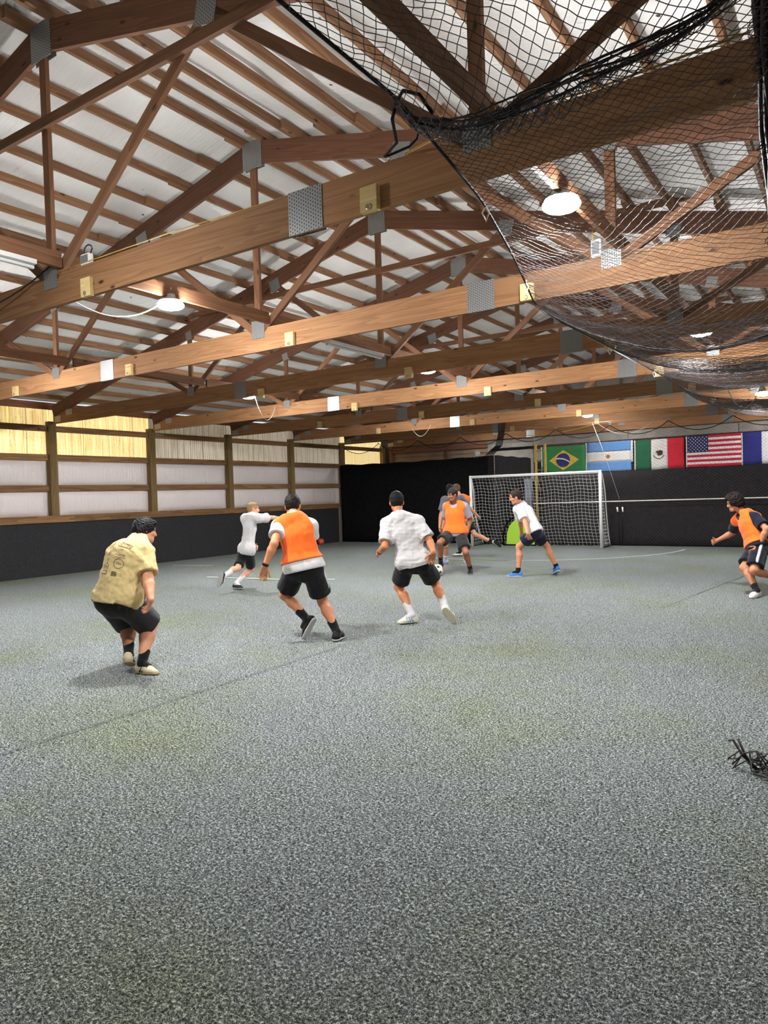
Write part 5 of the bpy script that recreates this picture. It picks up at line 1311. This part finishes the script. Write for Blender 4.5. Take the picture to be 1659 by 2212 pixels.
    if 'vest' in c:
        vh = J['pel']+up*c.get('vhem', 0.10)
        F = shirt_field(ease+0.018, vh)
        F.wrinkle(0.010, 34, int(key[1])*17+1, up)
        for q in 'LR':
            sd = 1 if q == 'R' else -1
            F.put(rc(J[q+'s']+lat*sd*0.072-up*0.11*s, J[q+'s']+lat*sd*0.072+up*0.12, 0.072*s, 0.075*s, None), 0.02, 's')
        F.cut(vh, -nrm(up+lat*c.get('vtilt', 0.0)))
        F.put(rc(J['nb']-up*0.02, J['nb']+up*0.2, 0.082*s, 0.09*s), 0.01, 's')
        F.put(el(J['nb']+fp*0.07-up*0.01, [lat, fp, up], (0.075*s, 0.06*s, 0.085*s)), 0.015, 's')
        kid('vest', F, VEST)
    # ---------------- shorts
    F = Field(lo, hi, hc)
    F.put(rc(J['Lh'], J['Rh'], 0.118*s*b, 0.118*s*b), 0.04)
    F.put(rc(J['pel'], J['pel']+up*0.13, 0.138*s*b, 0.128*s*b, (fp, 1.25)), 0.05)
    slen = c.get('short', 0.74)
    for q in 'LR':
        a, e_ = J[q+'h'], J[q+'k']; ld = nrm(e_-a); end = a+(e_-a)*slen
        F.put(rc(a, a+(e_-a)*0.95, 0.112*s*b, (0.100+c.get('sease', 0.0))*s*b), 0.025, 'u', [(end, ld)])
    F.wrinkle(0.012, 24, int(key[1])*7+2, None)
    for q in 'LR':
        a, e_ = J[q+'h'], J[q+'k']; ld = nrm(e_-a); end = a+(e_-a)*slen
        F.put(rc(end+ld*0.03, end+ld*0.14, 0.15*s*b, 0.15*s*b), 0.0, 's', [(end, -ld)])
        F.put(rc(end+ld*0.06, end+ld*0.12, (0.078+c.get('sease', 0.0)*0.8)*s*b, (0.078+c.get('sease', 0.0)*0.8)*s*b), 0.0, 's')
    sho = kid('shorts', F, cloth(*c['shorts']))
    if 'stripe' in c:      # pale stripe down the outer leg
        for q in c.get('stripe_sides', 'LR'):
            a, e_ = J[q+'h'], J[q+'k']; ld = nrm(e_-a); sd = 1 if q == 'R' else -1
            o_ = lat*sd; o_ = nrm(o_-ld*(o_@ld)); 
            Fs = Field(np.minimum(a, e_)-0.16, np.maximum(a, e_)+0.16, 0.008)
            p0 = a+o_*0.108*s*b; p1 = a+(e_-a)*slen+o_*0.100*s*b
            Fs.put(rc(p0, p1, 0.022, 0.024, (o_, 1.3)), 0, 'u', [(a+(e_-a)*(slen-0.005), ld)]); kid('side_stripe', Fs, cloth('stripe', c['stripe']), sho)
    # ---------------- socks and shoes
    for q in 'LR':
        kn, an, to = J[q+'k'], J[q+'a'], J[q+'t']
        sk = c.get('sock_h', 0.35); top = an+(kn-an)*sk; sd = nrm(kn-an)
        F = Field(np.minimum(an, top)-0.09, np.maximum(an, top)+0.09, 0.0055)
        rr = 0.036+(0.057-0.036)*min(1, sk/0.7)*b
        F.put(rc(an, an+(kn-an)*(sk+0.1), 0.043*s, (rr+0.010)*s), 0.01, 'u', [(top, sd)])
        F.put(rc(an, an+nrm(to-an)*0.09, 0.041*s, 0.037*s), 0.02)
        F.cut(top, sd)
        kid('sock', F, cloth(*c['sock']))
        # shoe in its own frame
        fd = nrm(to-an)
        planted = an[2] < 0.17
        if planted:
            fd = nrm(A3((fd[0], fd[1], 0 if an[2] < 0.12 else -0.35))); fu = nrm(A3((0, 0, 1))-fd*fd[2]); fs = np.cross(fd, fu)
        else:
            fu = nrm((kn-an)-fd*((kn-an)@fd)); 
            fd = nrm(fd-fu*0.25) if not c.get('lift'+q) else fd
            fu = nrm(fu-fd*(fu@fd)); fs = np.cross(fd, fu)
        az = 0.085*s
        def sp(x, y, z): return an+fd*x*s+fs*y*s+fu*(z*s-az)
        F = Field(an-0.27, an+0.27, 0.007)
        F.put(rc(sp(-0.035, 0, 0.045), sp(-0.028, 0, 0.075), 0.040*s, 0.036*s), 0.02)
        F.put(rc(sp(-0.030, 0, 0.035), sp(0.10, 0.004, 0.028), 0.040*s, 0.046*s, (fu, 1.15)), 0.03)
        F.put(rc(sp(0.10, 0.004, 0.028), sp(0.168, 0.0, 0.020), 0.046*s, 0.032*s, (fu, 1.35)), 0.03)
        F.put(rc(sp(0.01, 0, 0.078), sp(0.075, 0, 0.050), 0.036*s, 0.032*s), 0.03)
        F.cut(sp(0, 0, 0.012), -fu)
        F.put(rc(sp(-0.006, 0, 0.098), sp(0.0, 0, 0.14), 0.036*s, 0.040*s), 0.006, 's')
        shoe = kid('shoe', F, cloth(*c['shoe'], 0.5, 0.0))
        F = Field(an-0.27, an+0.27, 0.007)
        F.put(rc(sp(-0.032, 0, 0.010), sp(0.10, 0.004, 0.010), 0.044*s, 0.050*s), 0.01)
        F.put(rc(sp(0.10, 0.004, 0.010), sp(0.172, 0.0, 0.010), 0.050*s, 0.036*s), 0.01)
        F.cut(sp(0, 0, 0.018), fu); F.cut(sp(0, 0, -0.002), -fu)
        kid('sole', F, cloth(*c['sole'], 0.6, 0.0), shoe)
        if c.get('shoe_stripes'):
            for x_ in (0.015, 0.045, 0.075):
                for sd_ in (-1, 1):
                    Fs = Field(sp(x_+0.02, 0, 0.03)-0.09, sp(x_+0.02, 0, 0.03)+0.09, 0.0055)
                    Fs.put(rc(sp(x_, sd_*0.046, 0.018), sp(x_+0.022, sd_*0.036, 0.062), 0.0085*s, 0.0075*s), 0); kid('shoe_stripe', Fs, cloth('shoe_stripe_'+key, c['shoe_stripes'], 0.5, 0.0), shoe)
        # laces
        Fs = Field(sp(0.07, 0, 0.06)-0.1, sp(0.07, 0, 0.06)+0.1, 0.0055)
        for i in range(4):
            x_ = 0.035+0.022*i; z_ = 0.078-0.0085*i
            Fs.put(rc(sp(x_, -0.020, z_), sp(x_+0.008, 0.020, z_), 0.0052, 0.0052), 0)
        kid('laces', Fs, cloth('laces_'+key, c.get('laces', (200, 198, 190)), 0.8, 0.0), shoe)
    if 'watch' in c:
        q, rgb = c['watch']; w = J[q+'w']; e_ = J[q+'e']; ad = nrm(w-e_); p = w-ad*0.02
        F = Field(p-0.08, p+0.08, 0.006); F.put(rc(p-ad*0.016, p+ad*0.016, 0.036*s*b, 0.035*s*b), 0, 'u', [(p+ad*0.016, ad), (p-ad*0.016, -ad)]); kid('wristband', F, plain('wristband_'+key, srgb(*rgb), 0.4))
    return body, J, dict(up=up, fp=fp, lat=lat, chest=chest, belly=belly, base=base, shirt=shirt)

def make_vest():
    m, nt, b_, N, L = new_mat('cloth_orange_vest')
    b_.inputs['Base Color'].default_value = srgb(255, 112, 34); b_.inputs['Roughness'].default_value = 0.8; b_.inputs['Specular IOR Level'].default_value = 0.2
    b_.inputs['Sheen Weight'].default_value = 0.2
    tc = N('ShaderNodeTexCoord'); v = N('ShaderNodeTexVoronoi'); v.inputs['Scale'].default_value = 260; L(tc.outputs['Object'], v.inputs['Vector'])
    bp = N('ShaderNodeBump'); bp.inputs['Strength'].default_value = 0.25; bp.inputs['Distance'].default_value = 0.004; L(v.outputs['Distance'], bp.inputs['Height']); L(bp.outputs['Normal'], b_.inputs['Normal'])
    return m
VEST = make_vest()
BLK_ = (20, 20, 22); WHT = (206, 202, 201)
CFG = {
 'p1': dict(label='crouching player in a printed tan T-shirt and black shorts at the left', build=1.22, skin='light', rgb=(214, 150, 118), hair=(22, 18, 19), hairname='black', style='full', face=True, shirt=('tan', (206, 182, 128)), shorts=('charcoal', (44, 42, 44)), sock=('black', BLK_), sock_h=0.33, shoe=('cream_shoe', (206, 192, 160)), sole=('tan_sole', (176, 156, 118)), shoe_stripes=(40, 36, 34), laces=(50, 46, 44), short=0.92, hem=0.075, sleeve=0.80, ease=0.018, hunch=0.07, tw=1.06, h=0.0085, wr=0.016, curlR=0.55, sease=0.01, palmR=(-0.6, -0.7, 0), hc=0.0095),
 'p2': dict(label='light haired player in a white T-shirt reaching one arm out to the right', build=0.92, skin='fair', rgb=(218, 162, 132), hair=(150, 122, 84), hairname='blond', style='short', shirt=('white', WHT), shorts=('black', BLK_), sock=('white', (228, 226, 224)), sock_h=0.5, shoe=('dark_shoe', (52, 50, 52)), sole=('grey_sole', (150, 148, 142)), short=0.86, hem=0.09, sleeve=0.7, ease=0.024, curlL=0.7, liftL=True),
 'p3': dict(label='player in an orange vest over a white shirt seen from behind, black shorts', build=1.06, skin='tan', rgb=(206, 138, 100), hair=(24, 19, 17), hairname='darkbrown', style='short', shirt=('white', WHT), vest=True, vhem=0.10, shorts=('black', BLK_), sock=('black', BLK_), sock_h=0.36, shoe=('black_shoe', (30, 29, 31)), sole=('white_sole', (190, 188, 184)), short=0.74, hem=0.02, sleeve=0.55, ease=0.018, watch=('L', (28, 28, 30)), h=0.0085, sease=0.02, liftL=True, stripe=(205, 203, 200), stripe_sides='R', curlL=0.35, palmL=(0.55, -0.83, 0), hc=0.0095),
 'p4': dict(label='player in a loose white T-shirt and black shorts seen from behind, white socks', build=1.0, skin='tan2', rgb=(202, 132, 92), hair=(17, 14, 13), hairname='black', style='short', tw=0.94, shirt=('white', WHT), shorts=('black', BLK_), sock=('white', (228, 226, 224)), sock_h=0.42, shoe=('white_shoe', (226, 222, 206)), sole=('cream_sole', (206, 198, 170)), shoe_stripes=(110, 140, 190), short=0.74, hem=0.05, sleeve=0.8, ease=0.018, watch=('L', (30, 28, 28)), h=0.0085, wr=0.015, sease=0.02, liftR=True, curlR=0.30, palmR=(0.55, -0.83, 0), hc=0.0095),
 'p5': dict(label='player with a dark skull cap and orange vest facing the ball', build=1.05, skin='brown', rgb=(152, 98, 72), hair=(30, 24, 22), hairname='black', style='crop', cap=(44, 38, 42), shirt=('grey', (158, 154, 164)), vest=True, vhem=0.01, shorts=('charcoal', (52, 50, 54)), sock=('black', BLK_), sock_h=0.22, shoe=('black_shoe', (30, 29, 31)), sole=('grey_sole', (150, 148, 142)), short=0.80, hem=0.05, sleeve=0.8, ease=0.018, curlL=1.1, sease=0.02, liftR=True, fix=dict(Ra=(-0.04, 0.12, 0.02), Rt=(-0.04, 0.12, 0.03)), pitch=0.12, h=0.0095),
 'p6': dict(label='player in a dark grey T-shirt mostly hidden behind the skull cap player', build=1.02, skin='light2', rgb=(212, 152, 120), hair=(34, 28, 27), hairname='black', style='short', shirt=('darkgrey', (104, 102, 110)), shorts=('black', BLK_), sock=('white', (228, 226, 224)), sock_h=0.30, shoe=('blue_shoe', (140, 168, 205)), sole=('red_sole', (205, 84, 84)), short=0.8, hem=0.02, sleeve=0.72, ease=0.02, h=0.0095),
 'p7': dict(label='player in an orange vest kicking one leg back beside the goal post', build=0.98, skin='light3', rgb=(214, 156, 122), hair=(96, 72, 52), hairname='brown', style='short', shirt=('green', (70, 160, 96)), vest=True, vhem=0.06, shorts=('black', BLK_), sock=('black', BLK_), sock_h=0.26, shoe=('white_shoe', (226, 222, 214)), sole=('black_sole', (38, 36, 38)), short=0.72, hem=0.0, sleeve=0.7, ease=0.018, h=0.0095, liftR=True),
 'p8': dict(label='player in a white T-shirt and navy shorts leaning forward in front of the goal', build=1.0, skin='tan3', rgb=(206, 142, 108), hair=(52, 40, 36), hairname='brownblack', style='crop', shirt=('brightwhite', (222, 219, 220)), shorts=('navy', (24, 26, 48)), sock=('black', BLK_), sock_h=0.17, shoe=('blue_shoe2', (66, 126, 205)), sole=('pale_sole', (205, 215, 230)), short=0.66, hem=0.05, sleeve=0.78, ease=0.018, h=0.0095, curlL=0.3, sease=0.02, hunch=0.03),
 'p9': dict(label='dark wavy haired player in an orange vest running in at the right edge', build=1.04, skin='light4', rgb=(196, 134, 100), hair=(30, 20, 17), hairname='wavybrown', style='wavy', shirt=('navy2', (26, 27, 44)), vest=True, vhem=0.06, shorts=('navy3', (24, 25, 36)), sock=('black', BLK_), sock_h=0.24, shoe=('white_shoe2', (236, 230, 226)), sole=('white_sole2', (226, 222, 218)), short=0.84, hem=0.0, sleeve=0.72, ease=0.016, stripe=(206, 196, 170), stripe_sides='L', h=0.009, curlR=1.1, curlL=0.8, sease=0.015, liftL=True),
}
INFO = {}
for key, cfg in CFG.items():
    INFO[key] = build_person(key, cfg)

# print on the back of the tan T-shirt
def shirt_print(key, items, mat):
    from mathutils.bvhtree import BVHTree
    body, J, I = INFO[key]
    sh = I['shirt']; me = sh.data
    bvh = BVHTree.FromPolygons([v.co[:] for v in me.vertices], [p.vertices[:] for p in me.polygons])
    up, fp, lat, base = (Vector(I[k]) for k in ('up', 'fp', 'lat', 'base'))
    org = Vector(I['chest'])-base
    def add(pts, faces):
        n0 = len(V); tmp = []
        for u, v in pts:
            o = org+lat*u+up*v-fp*0.6
            hit = bvh.ray_cast(o, fp, 1.0)
            if hit[0] is None: return
            tmp.append(hit[0]-fp*0.0025)
        V.extend(tmp); F.extend([tuple(i+n0 for i in f) for f in faces])
    def line(a, b, w):
        a = Vector((*a, 0)); b = Vector((*b, 0)); n = max(1, int((b-a).length/0.012)); t = (b-a).normalized(); nn = Vector((-t.y, t.x, 0))*w/2
        pts = []
        for i in range(n+1):
            p = a.lerp(b, i/n); pts += [(p.x+nn.x, p.y+nn.y), (p.x-nn.x, p.y-nn.y)]
        add(pts, [(2*i, 2*i+1, 2*i+3, 2*i+2) for i in range(n)])
    for it in items:
        V = []; F = []
        if it[0] == 'text':
            _, txt, u, v, size, arc_ = it
            cu = bpy.data.curves.new('print_text', 'FONT'); cu.body = txt; cu.size = size; cu.align_x = 'CENTER'; cu.resolution_u = 2
            to = bpy.data.objects.new('print_text', cu); COL.objects.link(to)
            dg = bpy.context.evaluated_depsgraph_get(); m2 = to.evaluated_get(dg).to_mesh()
            pts = [(u+q.co.x, v+q.co.y-arc_*q.co.x**2) for q in m2.vertices]; faces = [tuple(p.vertices) for p in m2.polygons]
            for f in faces:
                add([pts[i] for i in f], [tuple(range(len(f)))])
            bpy.data.objects.remove(to); bpy.data.curves.remove(cu)
        else:
            for a, b in zip(it[1][:-1], it[1][1:]): line(a, b, it[2])
        if F: mesh_obj('print_mark', V, F, mat, sh)
def ringp(u, v, r, n=12): return [(u+r*math.cos(2*math.pi*i/n), v+r*math.sin(2*math.pi*i/n)) for i in range(n+1)]
PR_ = [('text', 'CLUB SOCCER', 0.0, 0.075, 0.044, 1.2),
       ('line', [(0.015, 0.115), (0.135, 0.095), (0.135, 0.058), (0.015, 0.068)], 0.006),
       ('line', ringp(-0.045, 0.035, 0.022), 0.005), ('text', 'NK', 0.075, 0.025, 0.028, 0), ('text', 'ra', -0.125, 0.03, 0.026, 0),
       ('text', 'S', -0.055, -0.035, 0.055, 0), ('text', 'home', 0.075, -0.03, 0.042, 0), ('line', [(0.03, -0.042), (0.125, -0.042)], 0.005), ('text', 'tc', -0.13, -0.025, 0.03, 0),
       ('text', 'L', -0.05, -0.085, 0.04, 0), ('line', ringp(0.08, -0.10, 0.045, 16), 0.006), ('text', 'The', 0.08, -0.11, 0.034, 0), ('text', 'ok', -0.13, -0.08, 0.03, 0),
       ('line', [(-0.09, -0.16), (-0.09, -0.125), (-0.055, -0.10), (-0.02, -0.125), (-0.02, -0.16)], 0.007), ('line', [(-0.07, -0.16), (-0.07, -0.135), (-0.04, -0.135), (-0.04, -0.16)], 0.006),
       ('line', [(-0.09, -0.18), (-0.02, -0.18), (-0.02, -0.21), (-0.09, -0.21), (-0.09, -0.18)], 0.008), ('text', 'ih', -0.14, -0.20, 0.036, 0),
       ('line', [(0.04, -0.185), (0.09, -0.185)], 0.012), ('line', [(0.04, -0.20), (0.09, -0.20)], 0.012), ('line', [(0.04, -0.215), (0.09, -0.215)], 0.012)]
shirt_print('p1', PR_, plain('print_ink', srgb(112, 98, 72), 0.9))
# ------------------------------------------------------------------ turf pile near the camera (too many to count)
def turf():
    rs = np.random.RandomState(11)
    V = []
    # rings by distance from the viewer's spot; nearer rings are denser
    cells = []
    a0, a1 = math.radians(90-14), math.radians(90+33.6+36)
    # density falls off with distance from the viewing spot, ending in loose single tufts
    edges = np.linspace(1.3, 13.0, 60)
    for r0, r1 in zip(edges[:-1], edges[1:]):
        rm = (r0+r1)/2; dens = 26000*(2.0/max(rm, 2.0))**1.9*min(1.0, max(0.0, (13.0-rm)/6.0))
        n = int(0.5*(r1*r1-r0*r0)*(a1-a0)*dens)
        r = np.sqrt(rs.uniform(r0*r0, r1*r1, n)); a = rs.uniform(a0, a1, n)
        cells.append(np.stack([r*np.cos(a), r*np.sin(a), np.full(n, 0.0032*(rm/2.0)**0.62), np.full(n, 0.0115)], 1))
    Cc = np.concatenate(cells); Cc = Cc[(Cc[:, 0] > XL+0.05) & (Cc[:, 0] < XR)]
    n = len(Cc)
    th = rs.uniform(0, 2*np.pi, n); ln = rs.uniform(0.8, 2.0, n); hh = Cc[:, 3]*rs.uniform(0.45, 1.15, n)
    dx, dy = np.cos(th), np.sin(th); w = Cc[:, 2]*rs.uniform(0.6, 1.2, n)
    th2 = rs.uniform(0, 2*np.pi, n)
    b = np.stack([Cc[:, 0], Cc[:, 1], np.zeros(n)], 1)
    sx, sy = np.cos(th2)*w/2, np.sin(th2)*w/2
    v0 = b+np.stack([sx, sy, np.zeros(n)], 1); v1 = b-np.stack([sx, sy, np.zeros(n)], 1)
    tip = b+np.stack([dx*ln*hh, dy*ln*hh, hh], 1)
    Vv = np.stack([v0, v1, tip], 1).reshape(-1, 3); Q = np.arange(3*n).reshape(-1, 3)
    o = np_mesh('turf_pile', Vv, Q, M_BLADE, None, (0, 0, 0), smooth=False)
    tag(o, 'short grey artificial grass pile covering the pitch', 'artificial turf', kind='stuff')
turf()
